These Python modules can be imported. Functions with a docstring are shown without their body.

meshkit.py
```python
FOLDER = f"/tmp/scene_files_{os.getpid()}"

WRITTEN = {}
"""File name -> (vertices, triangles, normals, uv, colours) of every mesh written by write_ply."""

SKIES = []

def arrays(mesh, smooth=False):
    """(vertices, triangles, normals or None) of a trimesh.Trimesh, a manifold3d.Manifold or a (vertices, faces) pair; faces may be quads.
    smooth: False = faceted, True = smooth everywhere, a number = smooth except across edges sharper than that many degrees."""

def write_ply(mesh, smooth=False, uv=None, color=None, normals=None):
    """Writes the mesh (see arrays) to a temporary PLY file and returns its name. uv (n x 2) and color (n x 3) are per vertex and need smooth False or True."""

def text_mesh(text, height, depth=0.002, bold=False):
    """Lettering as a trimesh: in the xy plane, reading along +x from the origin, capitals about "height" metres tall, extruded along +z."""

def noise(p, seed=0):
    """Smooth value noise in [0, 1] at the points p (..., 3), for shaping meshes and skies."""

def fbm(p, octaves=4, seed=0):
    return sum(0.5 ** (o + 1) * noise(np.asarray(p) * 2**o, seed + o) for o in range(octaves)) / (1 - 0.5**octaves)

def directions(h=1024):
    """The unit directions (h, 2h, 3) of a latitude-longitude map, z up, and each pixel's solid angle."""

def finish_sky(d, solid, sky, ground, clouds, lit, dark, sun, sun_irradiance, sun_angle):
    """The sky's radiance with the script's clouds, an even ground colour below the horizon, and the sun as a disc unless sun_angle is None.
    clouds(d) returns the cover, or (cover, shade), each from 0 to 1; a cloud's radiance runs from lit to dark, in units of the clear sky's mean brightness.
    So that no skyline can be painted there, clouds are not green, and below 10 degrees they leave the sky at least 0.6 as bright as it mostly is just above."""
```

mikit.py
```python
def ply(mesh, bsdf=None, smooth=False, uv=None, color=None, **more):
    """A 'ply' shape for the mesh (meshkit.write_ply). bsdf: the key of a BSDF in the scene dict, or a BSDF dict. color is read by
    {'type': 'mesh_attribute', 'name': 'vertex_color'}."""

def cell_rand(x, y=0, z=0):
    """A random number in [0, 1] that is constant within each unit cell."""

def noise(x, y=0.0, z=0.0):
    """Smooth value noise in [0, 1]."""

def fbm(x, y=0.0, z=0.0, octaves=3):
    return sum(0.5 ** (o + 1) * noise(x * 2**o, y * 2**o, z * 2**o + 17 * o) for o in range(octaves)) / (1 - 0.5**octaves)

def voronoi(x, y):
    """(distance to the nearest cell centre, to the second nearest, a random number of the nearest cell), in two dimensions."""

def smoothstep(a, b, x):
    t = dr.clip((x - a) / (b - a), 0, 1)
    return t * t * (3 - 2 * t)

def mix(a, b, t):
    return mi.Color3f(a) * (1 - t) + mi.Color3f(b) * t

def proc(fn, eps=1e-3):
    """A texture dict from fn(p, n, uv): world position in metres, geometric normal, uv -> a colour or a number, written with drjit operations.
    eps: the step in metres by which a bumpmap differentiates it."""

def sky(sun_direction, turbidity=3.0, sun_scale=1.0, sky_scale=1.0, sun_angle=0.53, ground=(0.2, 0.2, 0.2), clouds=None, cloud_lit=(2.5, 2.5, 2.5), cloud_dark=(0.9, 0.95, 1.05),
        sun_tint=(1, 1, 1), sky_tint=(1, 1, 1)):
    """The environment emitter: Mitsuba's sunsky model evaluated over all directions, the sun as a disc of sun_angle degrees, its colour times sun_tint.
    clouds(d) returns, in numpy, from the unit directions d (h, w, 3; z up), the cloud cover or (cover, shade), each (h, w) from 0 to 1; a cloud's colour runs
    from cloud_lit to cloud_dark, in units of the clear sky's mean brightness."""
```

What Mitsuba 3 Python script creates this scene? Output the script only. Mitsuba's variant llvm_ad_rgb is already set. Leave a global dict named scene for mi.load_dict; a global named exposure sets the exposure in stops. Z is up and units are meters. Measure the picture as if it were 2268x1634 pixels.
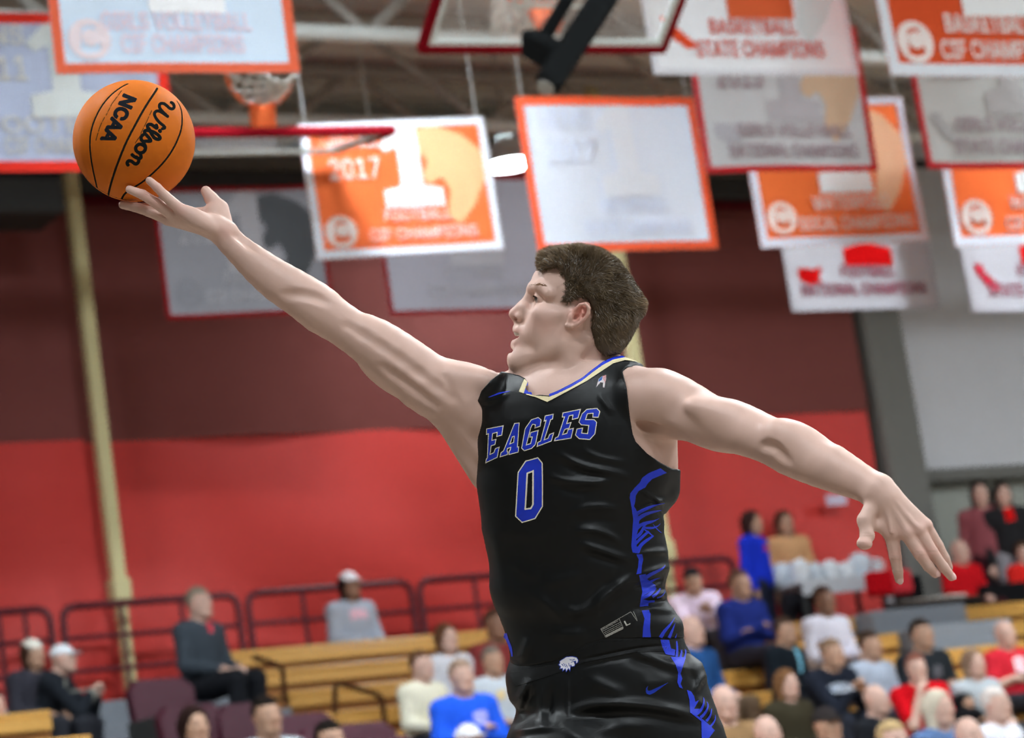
import math, random
import numpy as np, trimesh, mitsuba as mi, drjit as dr, manifold3d as m3
from shapely.geometry import Polygon, LineString, Point, MultiPolygon
from shapely.ops import unary_union
from shapely import affinity
import mikit, meshkit

T = mi.ScalarTransform4f
scene, labels = {}, {}
rng = np.random.default_rng(7)

# ------------------------------------------------------------------ camera
IMG_W, IMG_H, FPX = 2268, 1634, 6000.0
PITCH, ROLL = math.radians(11.15), math.radians(8.5)
CAM = np.array([0.0, 0.0, 0.9])
D0 = 5.3                                            # distance of the player, in focus
FW = np.array([0, math.cos(PITCH), math.sin(PITCH)])
_u0, _r0 = np.array([0, -math.sin(PITCH), math.cos(PITCH)]), np.array([1.0, 0, 0])
RT = math.cos(ROLL) * _r0 - math.sin(ROLL) * _u0
UP = math.cos(ROLL) * _u0 + math.sin(ROLL) * _r0
scene['camera'] = {'type': 'thinlens', 'fov_axis': 'x', 'fov': 2 * math.degrees(math.atan(IMG_W / 2 / FPX)),
                   'aperture_radius': 0.0105, 'focus_distance': D0, 'near_clip': 0.05, 'far_clip': 200.0,
                   'to_world': T().look_at(origin=CAM.tolist(), target=(CAM + FW).tolist(), up=UP.tolist())}
exposure = 1.8

# ------------------------------------------------------------------ lights: one seen ceiling lamp and a grid of lamps out of view (built in 20_room)
LAMP = 46.0                                         # radiance of a lamp's diffuser
LAMP_TINT = np.array([0.93, 1.015, 1.07])
GLOW = 5.0                                          # radiance of a lamp's translucent shade

# ------------------------------------------------------------------ frame of the hall: U along the side wall (to the right it recedes), N from the wall into the hall
_a = math.radians(58.0)
U = np.array([math.sin(_a), math.cos(_a), 0.0])
N = np.array([math.cos(_a), -math.sin(_a), 0.0])
Z = np.array([0, 0, 1.0])
WALL0 = np.array([0.0, 26.6, 0.0])                  # a point of the wall, straight ahead


def ray(px, py):
    return FW + (px - IMG_W / 2) / FPX * RT - (py - IMG_H / 2) / FPX * UP


def at(px, py, depth):
    return CAM + depth * ray(px, py)


def W(s, d, z):
    """A point of the hall: s along the side wall, d metres in front of it, z up."""
    return WALL0 + s * U + d * N + z * Z


def on_d(px, py, d):
    """(s, z) where the line of sight meets the plane d metres in front of the wall."""
    r = ray(px, py)
    t = np.dot(WALL0 + d * N - CAM, N) / np.dot(r, N)
    p = CAM + t * r
    return float(np.dot(p - WALL0, U)), float(p[2])


def on_z(px, py, z):
    r = ray(px, py)
    p = CAM + (z - CAM[2]) / r[2] * r
    return float(np.dot(p - WALL0, U)), float(np.dot(p - WALL0, N))


HALL = np.eye(4)
HALL[:3, 0], HALL[:3, 1], HALL[:3, 2], HALL[:3, 3] = U, -N, Z, WALL0    # x = s, y = -d, z = z


def hall_xf(s=0, d=0, z=0, rot=0, scale=1.0):
    m = np.eye(4)
    c, q = math.cos(rot), math.sin(rot)
    sc = np.broadcast_to(scale, 3)
    m[:3, :3] = np.array([[c, -q, 0], [q, c, 0], [0, 0, 1]]) @ np.diag(sc)
    m[:3, 3] = (s, -d, z)
    return HALL @ m


# ------------------------------------------------------------------ helpers
_count = {}


def key_for(name, parent=None):
    base = f'{parent}__{name}' if parent else name
    n = _count.get(base, -1) + 1
    _count[base] = n
    return base if n == 0 else f'{base}_{n:03d}'


def tag(key, label=None, cat=None, group=None, kind=None):
    d = labels.setdefault(key, {})
    for a, b in (('label', label), ('category', cat), ('group', group), ('kind', kind)):
        if b:
            d[a] = b
    return key


def add(name, mesh, bsdf, parent=None, smooth=False, xf=None, color=None, flip=False, **lab):
    """ONE entry of the scene; a dict given as mesh is a ply that is shared."""
    k = key_for(name, parent)
    if isinstance(mesh, dict):
        d = dict(mesh)
        if bsdf is not None:
            d['bsdf'] = {'type': 'ref', 'id': bsdf}
    else:
        d = mikit.ply(mesh, bsdf, smooth=smooth, color=color)
    if xf is not None:
        d['to_world'] = T(np.asarray(xf, float).tolist())
    scene[k] = d
    if lab:
        tag(k, **lab)
    return k


def thing(name, label, cat, group=None, kind=None):
    k = key_for(name)
    tag(k, label, cat, group, kind)
    return k


def box(x0, x1, y0, y1, z0, z1, bevel=0.0):
    if bevel <= 0:
        m = trimesh.creation.box(bounds=[[x0, y0, z0], [x1, y1, z1]])
        return m
    b = bevel
    pts = [(x, y, z) for sx in (0, 1) for sy in (0, 1) for sz in (0, 1)
           for x, y, z in (((x0, x1)[sx], (y0 + b, y1 - b)[sy], (z0 + b, z1 - b)[sz]),
                           ((x0 + b, x1 - b)[sx], (y0, y1)[sy], (z0 + b, z1 - b)[sz]),
                           ((x0 + b, x1 - b)[sx], (y0 + b, y1 - b)[sy], (z0, z1)[sz]))]
    return trimesh.convex.convex_hull(np.array(pts))


def join(*ms):
    return trimesh.util.concatenate([m for m in ms if m is not None])


def smooth_path(p, n):
    """Catmull-Rom through the points."""
    p = np.asarray(p, float)
    if len(p) < 3:
        t = np.linspace(0, 1, n)[:, None]
        return p[0] * (1 - t) + p[-1] * t
    from scipy.interpolate import CubicSpline
    d = np.r_[0, np.cumsum(np.maximum(np.linalg.norm(np.diff(p, axis=0), axis=1), 1e-6) ** 0.5)]
    return CubicSpline(d, p)(np.linspace(0, d[-1], n))


def tube(pts, r, sides=8, caps=True):
    p = np.asarray(pts, float)
    t = np.gradient(p, axis=0)
    t /= np.linalg.norm(t, axis=1, keepdims=True) + 1e-12
    a = np.cross(t[0], [0, 0, 1.0] if abs(t[0, 2]) < 0.9 else [1.0, 0, 0])
    A = []
    for k in range(len(p)):
        a = a - t[k] * np.dot(a, t[k])
        a /= np.linalg.norm(a) + 1e-12
        A.append(a)
    A = np.array(A)
    B = np.cross(t, A)
    ang = np.arange(sides) * 2 * np.pi / sides
    rr = np.broadcast_to(r, (len(p),))
    v = p[:, None] + rr[:, None, None] * (np.cos(ang)[None, :, None] * A[:, None] + np.sin(ang)[None, :, None] * B[:, None])
    i, j = np.meshgrid(np.arange(len(p) - 1), np.arange(sides), indexing='ij')
    q = np.stack([i * sides + j, i * sides + (j + 1) % sides, (i + 1) * sides + (j + 1) % sides, (i + 1) * sides + j], -1).reshape(-1, 4)
    f = np.vstack([q[:, [0, 1, 2]], q[:, [0, 2, 3]]])
    v = v.reshape(-1, 3)
    if caps:
        n0, n1 = len(v), len(v) + 1
        v = np.vstack([v, p[:1], p[-1:]])
        js = np.arange(sides)
        f = np.vstack([f, np.stack([np.full(sides, n0), (js + 1) % sides, js], 1),
                       np.stack([np.full(sides, n1), (len(p) - 1) * sides + js, (len(p) - 1) * sides + (js + 1) % sides], 1)])
    return trimesh.Trimesh(v, f, process=False)


def rounded_path(pts, r, n=6):
    """A polyline with its corners rounded by arcs (as quadratic curves)."""
    pts = [np.asarray(q, float) for q in pts]
    out = [pts[0]]
    for k in range(1, len(pts) - 1):
        a, b, c = pts[k - 1], pts[k], pts[k + 1]
        da, dc = (a - b) / np.linalg.norm(a - b), (c - b) / np.linalg.norm(c - b)
        p0, p1 = b + da * r, b + dc * r
        for t in np.linspace(0, 1, n):
            out.append((1 - t) ** 2 * p0 + 2 * t * (1 - t) * b + t * t * p1)
    out.append(pts[-1])
    return np.array(out)


def srgb(r, g, b):
    c = np.array([r, g, b]) / 255.0
    return np.where(c <= 0.04045, c / 12.92, ((c + 0.055) / 1.055) ** 2.4)


def rgb(c):
    return {'type': 'rgb', 'value': [float(x) for x in c]}


def mat(name, color, rough=0.6, spec=0.3, two=True, metallic=0.0, sheen=0.0, bump=None, bump_scale=0.001):
    tex = mikit.proc(color) if callable(color) else (color if isinstance(color, dict) else rgb(color))
    b = {'type': 'principled', 'base_color': tex, 'roughness': rough, 'specular': spec}
    if metallic:
        b['metallic'] = metallic
    if sheen:
        b['sheen'] = sheen
    if bump:
        b = {'type': 'bumpmap', 'arbitrary': mikit.proc(bump), 'scale': bump_scale, 'bsdf': b}
    scene[name] = {'type': 'twosided', 'bsdf': b} if two else b
    return name


def plain(name, color):
    scene[name] = {'type': 'twosided', 'bsdf': {'type': 'diffuse', 'reflectance': rgb(color)}}
    return name


_plain = {}


def paint(r, g, b, k=1.0):
    """A matt colour given as sRGB; equal colours share one material."""
    c = tuple(np.round(srgb(r, g, b) * k, 4))
    if c not in _plain:
        _plain[c] = plain(f'matt_{len(_plain)}', c)
    return _plain[c]
# ------------------------------------------------------------------ modelling with signed distances (numpy) and surface nets
class Field:
    """A list of smooth unions and subtractions of simple shapes, evaluated only near each shape."""

    def __init__(self):
        self.ops = []

    def put(self, fn, lo, hi, k=0.0, sub=False):
        self.ops.append((fn, np.asarray(lo, float), np.asarray(hi, float), float(k), sub))

    def cone(self, a, b, ra, rb, k=0.0, sub=False, squash=None):
        """squash = (direction, factor): the section is factor times as thick along the direction."""
        a, b = np.asarray(a, float), np.asarray(b, float)
        M = np.eye(3)
        if squash is not None:
            n = np.asarray(squash[0], float)
            n /= np.linalg.norm(n)
            M = np.eye(3) + (1 / squash[1] - 1) * np.outer(n, n)
        A, B = M @ a, M @ b
        ba = B - A
        bb = max(float(ba @ ba), 1e-9)

        def fn(p):
            pa = (p @ M.T if squash is not None else p) - A
            h = np.clip(pa @ ba / bb, 0, 1)
            return np.linalg.norm(pa - h[:, None] * ba, axis=1) - (ra + (rb - ra) * h)
        r = max(ra, rb) * (max(1.0, squash[1]) if squash is not None else 1)
        self.put(fn, np.minimum(a, b) - r, np.maximum(a, b) + r, k, sub)

    def chain(self, pts, rs, k=0.0, sub=False, squash=None):
        for i in range(len(pts) - 1):
            self.cone(pts[i], pts[i + 1], rs[i], rs[i + 1], k, sub, squash)

    def ell(self, c, r, R=None, k=0.0, sub=False):
        c, r = np.asarray(c, float), np.broadcast_to(np.asarray(r, float), 3)
        R = np.eye(3) if R is None else np.asarray(R, float)      # rows = the ellipsoid's own axes

        def fn(p):
            q = (p - c) @ R.T
            k0 = np.linalg.norm(q / r, axis=1)
            k1 = np.linalg.norm(q / (r * r), axis=1)
            return k0 * (k0 - 1) / np.maximum(k1, 1e-9)
        e = np.sqrt(((R.T * r) ** 2).sum(1))
        self.put(fn, c - e, c + e, k, sub)

    def __call__(self, p, far=34.0):
        out = np.full(len(p), 1e3)
        plo, phi = p.min(0), p.max(0)
        for fn, lo, hi, k, sub in self.ops:
            m = far if not sub else k
            if np.any(phi < lo - m - k) or np.any(plo > hi + m + k):
                continue
            near = np.all((p > lo - m - k) & (p < hi + m + k), axis=1)
            if not near.any():
                continue
            q = p if near.all() else p[near]
            d, f = fn(q), out[near]
            if sub:
                d = -d
                if k > 0:
                    h = np.clip(0.5 - 0.5 * (f - d) / k, 0, 1)
                    f = f * (1 - h) + d * h + k * h * (1 - h)
                else:
                    f = np.maximum(f, d)
            elif k > 0:
                h = np.clip(0.5 + 0.5 * (f - d) / k, 0, 1)
                f = f * (1 - h) + d * h - k * h * (1 - h)
                f = np.where(out[near] > 900, d, f)
            else:
                f = np.minimum(f, d)
            out[near] = f
        return out


def nets(fn, lo, hi, h, smooth=0, margin=1.0):
    """The zero surface of fn in the box as (vertices, triangles), normals outward; only blocks near it are evaluated."""
    lo, hi = np.asarray(lo, float), np.asarray(hi, float)
    B = 8
    nb = np.ceil((hi - lo) / h / B).astype(int)
    n = nb * B + 1
    ib = np.stack(np.meshgrid(*[np.arange(k) for k in nb], indexing='ij'), -1).reshape(-1, 3)
    c = lo + (ib * B + B / 2) * h
    f = np.concatenate([fn(q) for q in np.array_split(c, max(1, len(c) // 20000))])
    ib = ib[np.abs(f) < B * h * 0.87 * 1.3 + margin]
    mk = ib // 3
    ib = ib[np.lexsort((mk[:, 2], mk[:, 1], mk[:, 0]))]
    o9 = np.stack(np.meshgrid(*[np.arange(B + 1)] * 3, indexing='ij'), -1).reshape(-1, 3)
    o8 = np.stack(np.meshgrid(*[np.arange(B)] * 3, indexing='ij'), -1).reshape(-1, 3)
    cor = np.array([(x, y, z) for x in (0, 1) for y in (0, 1) for z in (0, 1)])
    cs, vs = [], []
    for s in range(0, len(ib), 27):
        g = (ib[s:s + 27, None] * B + o9).reshape(-1, 3)
        V = fn(lo + g * h).reshape(-1, B + 1, B + 1, B + 1)
        val = np.stack([V[:, a:a + B, b:b + B, c:c + B].reshape(-1) for a, b, c in cor], 1)
        ok = (val.min(1) < 0) & (val.max(1) >= 0)
        cs.append((ib[s:s + 27, None] * B + o8).reshape(-1, 3)[ok])
        vs.append(val[ok])
    cells, val = np.vstack(cs), np.vstack(vs)
    num, acc = np.zeros(len(cells)), np.zeros((len(cells), 3))
    for a in range(8):
        for b in range(a + 1, 8):
            if np.abs(cor[a] - cor[b]).sum() != 1:
                continue
            va, vb = val[:, a], val[:, b]
            x = (va < 0) != (vb < 0)
            t = np.where(x, va / np.where(x, va - vb, 1), 0)
            acc += np.where(x[:, None], cor[a] + t[:, None] * (cor[b] - cor[a]), 0)
            num += x
    v = lo + (cells + acc / num[:, None]) * h
    flat = (cells[:, 0] * n[1] + cells[:, 1]) * n[2] + cells[:, 2]
    order = np.argsort(flat)
    sf = flat[order]

    def find(q):
        k = (q[:, 0] * n[1] + q[:, 1]) * n[2] + q[:, 2]
        j = np.clip(np.searchsorted(sf, k), 0, len(sf) - 1)
        return np.where(sf[j] == k, order[j], -1)
    faces = []
    for ax in range(3):
        e = np.zeros(3, int)
        e[ax] = 1
        a0, a1 = val[:, 0], val[:, int(e @ (4, 2, 1))]
        x = (a0 < 0) != (a1 < 0)
        q, s = cells[x], a0[x] < 0
        o1, o2 = np.zeros(3, int), np.zeros(3, int)
        o1[(ax + 1) % 3] = 1
        o2[(ax + 2) % 3] = 1
        i0, i1, i2, i3 = find(q), find(q - o1), find(q - o1 - o2), find(q - o2)
        g = (i0 >= 0) & (i1 >= 0) & (i2 >= 0) & (i3 >= 0)
        quad = np.stack([i0, i1, i2, i3], 1)[g]
        quad = np.where(s[g][:, None], quad, quad[:, ::-1])
        faces.append(quad)
    quad = np.vstack(faces)
    tri = np.vstack([quad[:, [0, 1, 2]], quad[:, [0, 2, 3]]])
    m = trimesh.Trimesh(v, tri, process=False)
    if smooth:
        trimesh.smoothing.filter_taubin(m, lamb=0.5, nu=0.53, iterations=smooth)
    return m
# ------------------------------------------------------------------ materials of the hall
scene['mat_floor'] = {'type': 'principled', 'base_color': mikit.proc(lambda p, n, uv: mikit.mix((0.20, 0.165, 0.13), (0.26, 0.215, 0.17), mikit.noise(p.x * 14, p.y * 0.7, 0))), 'roughness': 0.35, 'specular': 0.4}  # floor out of view, its tone set for the light it bounces
plain('mat_ceiling', srgb(216, 214, 208))
plain('mat_steel', srgb(160, 158, 152))
plain('mat_white_steel', srgb(214, 222, 220))
plain('mat_hall_wall', srgb(150, 150, 150))
mat('mat_concrete', lambda p, n, uv: mikit.mix((0.30, 0.315, 0.285), (0.40, 0.415, 0.37), mikit.fbm(p.x * 1.3, p.y * 1.3, p.z * 1.3)), 0.9, 0.1)
plain('mat_upper_panel', srgb(206, 207, 212))
plain('mat_column', srgb(116, 116, 112))
mat('mat_mesh_cloth', lambda p, n, uv: mikit.mix((0.150, 0.046, 0.040), (0.200, 0.064, 0.058), mikit.fbm(p.x * 0.5, p.y * 0.5, p.z * 0.4)), 0.9, 0.05)
mat('mat_vinyl_red', (0.58, 0.046, 0.038), 0.5, 0.25)
plain('mat_pole', srgb(214, 206, 158))
plain('mat_black', srgb(30, 32, 33))
plain('mat_dark_steel', srgb(62, 64, 64))
plain('mat_maroon', (0.085, 0.008, 0.012))
plain('mat_pad_red', (0.19, 0.005, 0.010))
plain('mat_rim', (0.80, 0.16, 0.05))
plain('mat_net', srgb(205, 205, 198))
scene['mat_glass'] = {'type': 'thindielectric', 'int_ior': 1.5}

# ------------------------------------------------------------------ shell (hall coordinates: x along the side wall, y = -d, z up)
S0, S1, DEPTH, CEIL = -26.0, 24.0, 36.0, 8.9


def hall(name, mesh, bsdf, parent=None, **kw):
    return add(name, mesh, bsdf, parent, xf=HALL, **kw)


hall('floor', box(S0, S1, -DEPTH, 0, -0.2, 0), 'mat_floor', kind='structure', label='maple sports hall floor out of view')
hall('ceiling', box(S0, S1, -DEPTH, 0, CEIL, CEIL + 0.2), 'mat_ceiling', kind='structure', label='grey brown ceiling deck of the hall')
wb = hall('wall_back', box(S0, S1, 0, 0.3, 0, CEIL), 'mat_concrete', kind='structure', label='grey concrete wall behind the curtain and the stands')
hall('upper_panel', box(4.72, S1, -0.16, 0.0, 4.85, CEIL), 'mat_upper_panel', wb, label='pale grey panel above the ledge')
hall('ledge', box(4.6, S1, -0.22, 0.0, 4.72, 4.85), 'mat_column', wb)
hall('wall_front', box(S0, S1, -DEPTH - 0.3, -DEPTH, 0, CEIL), 'mat_hall_wall', kind='structure')
hall('wall_left', box(S0 - 0.3, S0, -DEPTH, 0, 0, CEIL), 'mat_hall_wall', kind='structure')
hall('wall_right', box(S1, S1 + 0.3, -DEPTH, 0, 0, CEIL), 'mat_hall_wall', kind='structure')
col = hall('trim_1', box(4.06, 4.58, -0.62, 0, 0, CEIL, 0.03), 'mat_column', kind='structure', label='dark grey concrete column at the right end of the red curtain')

# roof steel: deck ribs, joists across, and white chords along
rib = box(S0, S1, -0.05, 0.05, CEIL - 0.06, CEIL)
for k in range(24):
    add('deck_rib', rib, 'mat_ceiling', 'ceiling', xf=HALL @ trimesh.transformations.translation_matrix([0, -0.4 - 0.55 * k, 0]))


def truss(name, d, zlo, zhi, label, light, s0=-12.0, s1=9.0, r=0.06, step=1.3):
    t = thing(name, label, 'roof truss', 'roof trusses')
    hall('bottom_chord', tube([(s0, -d, zlo), (s1, -d, zlo)], r, 8), light, t)
    hall('top_chord', tube([(s0, -d, zhi), (s1, -d, zhi)], 0.07, 6), 'mat_steel', t)
    n = int((s1 - s0) / step)
    for i in range(n):
        a, b = s0 + i * step, s0 + (i + 1) * step
        za, zb = (zlo, zhi) if i % 2 == 0 else (zhi, zlo)
        hall('web', tube([(a, -d, za), (b, -d, zb)], 0.045, 5), 'mat_steel', t)


_d1, _d2 = on_z(790, 75, 7.55)[1], on_z(640, 266, 7.75)[1]
truss('roof_truss', _d1, 7.55, 8.7, 'white roof truss chord crossing behind the glass backboard at the top', 'mat_white_steel', r=0.065)
truss('roof_truss', _d2, 7.75, 8.7, 'white roof truss chord just above the raised hoop left of centre', 'mat_white_steel', r=0.055)
truss('roof_truss', 1.3, 7.95, 8.75, 'dark roof truss close to the far wall above the curtain', 'mat_dark_steel', r=0.05, step=1.1)
add('curtain_beam', box(S0, 4.06, -0.75, -0.45, 7.72, 7.95, 0.02), 'mat_dark_steel', xf=HALL, label='dark steel beam carrying the divider curtain', cat='beam')
add('curtain_batten', tube([(S0, -0.63, 7.68), (4.0, -0.63, 7.68)], 0.05, 8), 'mat_maroon', xf=HALL, label='thin red pipe along the top edge of the curtain', cat='pipe')
_s, _z = on_d(30, 452, 1.6)
add('speaker_box', join(box(_s - 0.9, _s + 0.35, -1.9, -1.3, _z - 0.16, _z + 0.16, 0.03), box(_s - 0.5, _s - 0.44, -1.62, -1.56, _z, CEIL - 0.07)), 'mat_dark_steel', xf=HALL, label='black boxy unit hung under the roof at the left edge', cat='loudspeaker')

# ------------------------------------------------------------------ lamps: rows of high bay lights; each is a cone shade with a glowing diffuser
def lathe(profile, n=28):
    return trimesh.creation.revolve(np.array(profile, float), sections=n)


shade_mesh = mikit.ply(lathe([(0.02, 0.42), (0.09, 0.40), (0.10, 0.30), (0.30, 0.03), (0.31, 0.0), (0.295, 0.0), (0.285, 0.03), (0.09, 0.28), (0.0, 0.28)]), smooth=40)
disk = trimesh.creation.cylinder(0.285, 0.012, sections=28)
lamp_disk = mikit.ply(disk)


def high_bay(s, d, z, label, scale=1.0, group='ceiling lamps', power=1.0):
    t = thing('ceiling_lamp', label, 'ceiling lamp', group)
    m = hall_xf(s, d, z, 0, scale)
    k = add('lamp_shade', shade_mesh, 'mat_white_steel', t, xf=m)
    if group is None:                               # the near lamp's shade is seen to glow
        scene[k]['emitter'] = {'type': 'area', 'radiance': rgb(GLOW * LAMP_TINT)}
    add('stem', tube([(0, 0, 0.4), (0, 0, (CEIL - z) / scale)], 0.015 / scale, 6), 'mat_steel', t, xf=m)
    k = add('diffuser', lamp_disk, None, t, xf=m @ trimesh.transformations.translation_matrix([0, 0, 0.02]))
    scene[k]['emitter'] = {'type': 'area', 'radiance': rgb(LAMP * LAMP_TINT * power)}
    return t


_s, _d = on_z(1128, 366, 7.62)
high_bay(_s, _d, 7.62, 'lit white high bay lamp glowing between the two middle banners', 0.85, None)
for i in range(4):  # lamps out of view, spaced and sized to light the court and stands
    for j in range(4):
        high_bay(-14.0 + 8.0 * i, 8.5 + 7.0 * j, 8.1, 'white high bay ceiling lamp out of the picture, placed to light the court and stands', 1.85, power=1.0)

# ------------------------------------------------------------------ divider curtain: a dark mesh above, red vinyl below, hung in folds
def curtain_mesh(s0, s1, z0, z1, ns, nz, amp, seed, diag=0.0, off=0.0):
    s, z = np.linspace(s0, s1, ns), np.linspace(z0, z1, nz)
    S, Zz = np.meshgrid(s, z, indexing='ij')
    q = np.stack([S * 0.55 + diag * (Zz - z0) * 0.5, Zz * 0.28 - diag * S * 0.1, np.zeros_like(S) + seed], -1)
    tap = np.clip((z1 - Zz) / 2.2, 0, 1) ** 1.3
    y = -0.55 + off + tap * (amp * (meshkit.fbm(q, 3) - 0.5) + amp * 0.30 * np.sin(S * 2.4 + diag * Zz * 2.3))
    v = np.stack([S, y, Zz], -1).reshape(-1, 3)
    i, j = np.meshgrid(np.arange(ns - 1), np.arange(nz - 1), indexing='ij')
    q = np.stack([i * nz + j, (i + 1) * nz + j, (i + 1) * nz + j + 1, i * nz + j + 1], -1).reshape(-1, 4)
    m = trimesh.Trimesh(v, np.vstack([q[:, [0, 1, 2]], q[:, [0, 2, 3]]]), process=False)
    back = m.copy()
    back.vertices[:, 1] += 0.004
    back.invert()
    return join(m, back)


cur = thing('divider_curtain', 'tall gym divider curtain of dark maroon mesh over bright red vinyl behind the stands', 'curtain')
hall('mesh_panel', curtain_mesh(-12, 3.96, 5.46, 7.66, 120, 30, 0.10, 1), 'mat_mesh_cloth', cur, smooth=True, label='dark maroon mesh upper part')
hall('vinyl_panel', curtain_mesh(-5.08, 3.96, 2.2, 5.47, 160, 60, 0.26, 2, 1.0, 0.03), 'mat_vinyl_red', cur, smooth=True, label='bright red vinyl lower part')
hall('vinyl_panel', curtain_mesh(-12, -4.9, 2.2, 5.47, 110, 60, 0.26, 5, -1.0, -0.06), 'mat_vinyl_red', cur, smooth=True, label='bright red vinyl lower part')

for (x, y), (x2, y2), lab in (((150, 455), (296, 1480), 'cream steel pole standing in front of the curtain at the left'), ((1397, 770), (1486, 1310), 'cream steel pole half hidden behind the player')):
    s, z = on_d(x2, y2, 0.95)
    s1_, _ = on_d(x, y, 0.95)
    s = (s + s1_) / 2
    t = thing('pole', lab, 'pole', 'cream poles before the curtain' if False else None)
    hall('shaft', box(s - 0.062, s + 0.062, -1.02, -0.90, 4.05, CEIL, 0.015), 'mat_pole', t)
    hall('foot_section', box(s - 0.05, s + 0.05, -1.00, -0.92, 2.4, 4.05, 0.01), 'mat_pole', t)
    hall('collar', box(s - 0.085, s + 0.085, -1.05, -0.87, 3.95, 4.16, 0.02), 'mat_pole', t)
_s, _z = on_d(1841, 1111, 0.62)
add('wall_sign', box(_s - 0.13, _s + 0.13, -0.72, -0.70, _z - 0.055, _z + 0.055, 0.004), paint(205, 195, 215), xf=HALL, label='small pale plate on the red curtain at the right', cat='sign')
# ------------------------------------------------------------------ banners
EMBLEMS = {
    'cal': Polygon([(0, 1), (.32, 1), (.36, .72), (.75, .32), (.95, .12), (.9, 0), (.62, 0), (.5, .14), (.3, .26), (.2, .5), (.08, .62), (.02, .8)]),
    'usa': Polygon([(0, .62), (.05, .9), (.5, .88), (.62, .8), (.78, .88), (.9, .95), (1, .85), (.86, .6), (.82, .4), (.9, .12), (.8, .15), (.7, .3), (.58, .26), (.48, .05), (.4, .22), (.25, .34), (.08, .38)]),
}
ONE = Polygon([(0, .74), (.34, 1), (.68, 1), (.68, .26), (1.0, .22), (1.0, 0), (0, 0), (0, .22), (.3, .26), (.3, .72), (.12, .66)])
FIGURE = Polygon([(.05, .95), (.4, 1), (.75, .9), (1, .7), (.98, .45), (.8, .2), (.55, 0), (.42, .12), (.5, .35), (.4, .5), (.25, .42), (.12, .5), (.3, .66), (.1, .75)]).buffer(0.07).buffer(-0.13).buffer(0.07)


def ripple(x, z, w, h, seed):
    q = np.stack([x / w * 2.2 + z / h * 0.5, z / h * 0.7, np.zeros_like(x) + seed * 3.7], -1)
    return 0.05 * w * (meshkit.fbm(q, 2) - 0.5)


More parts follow.
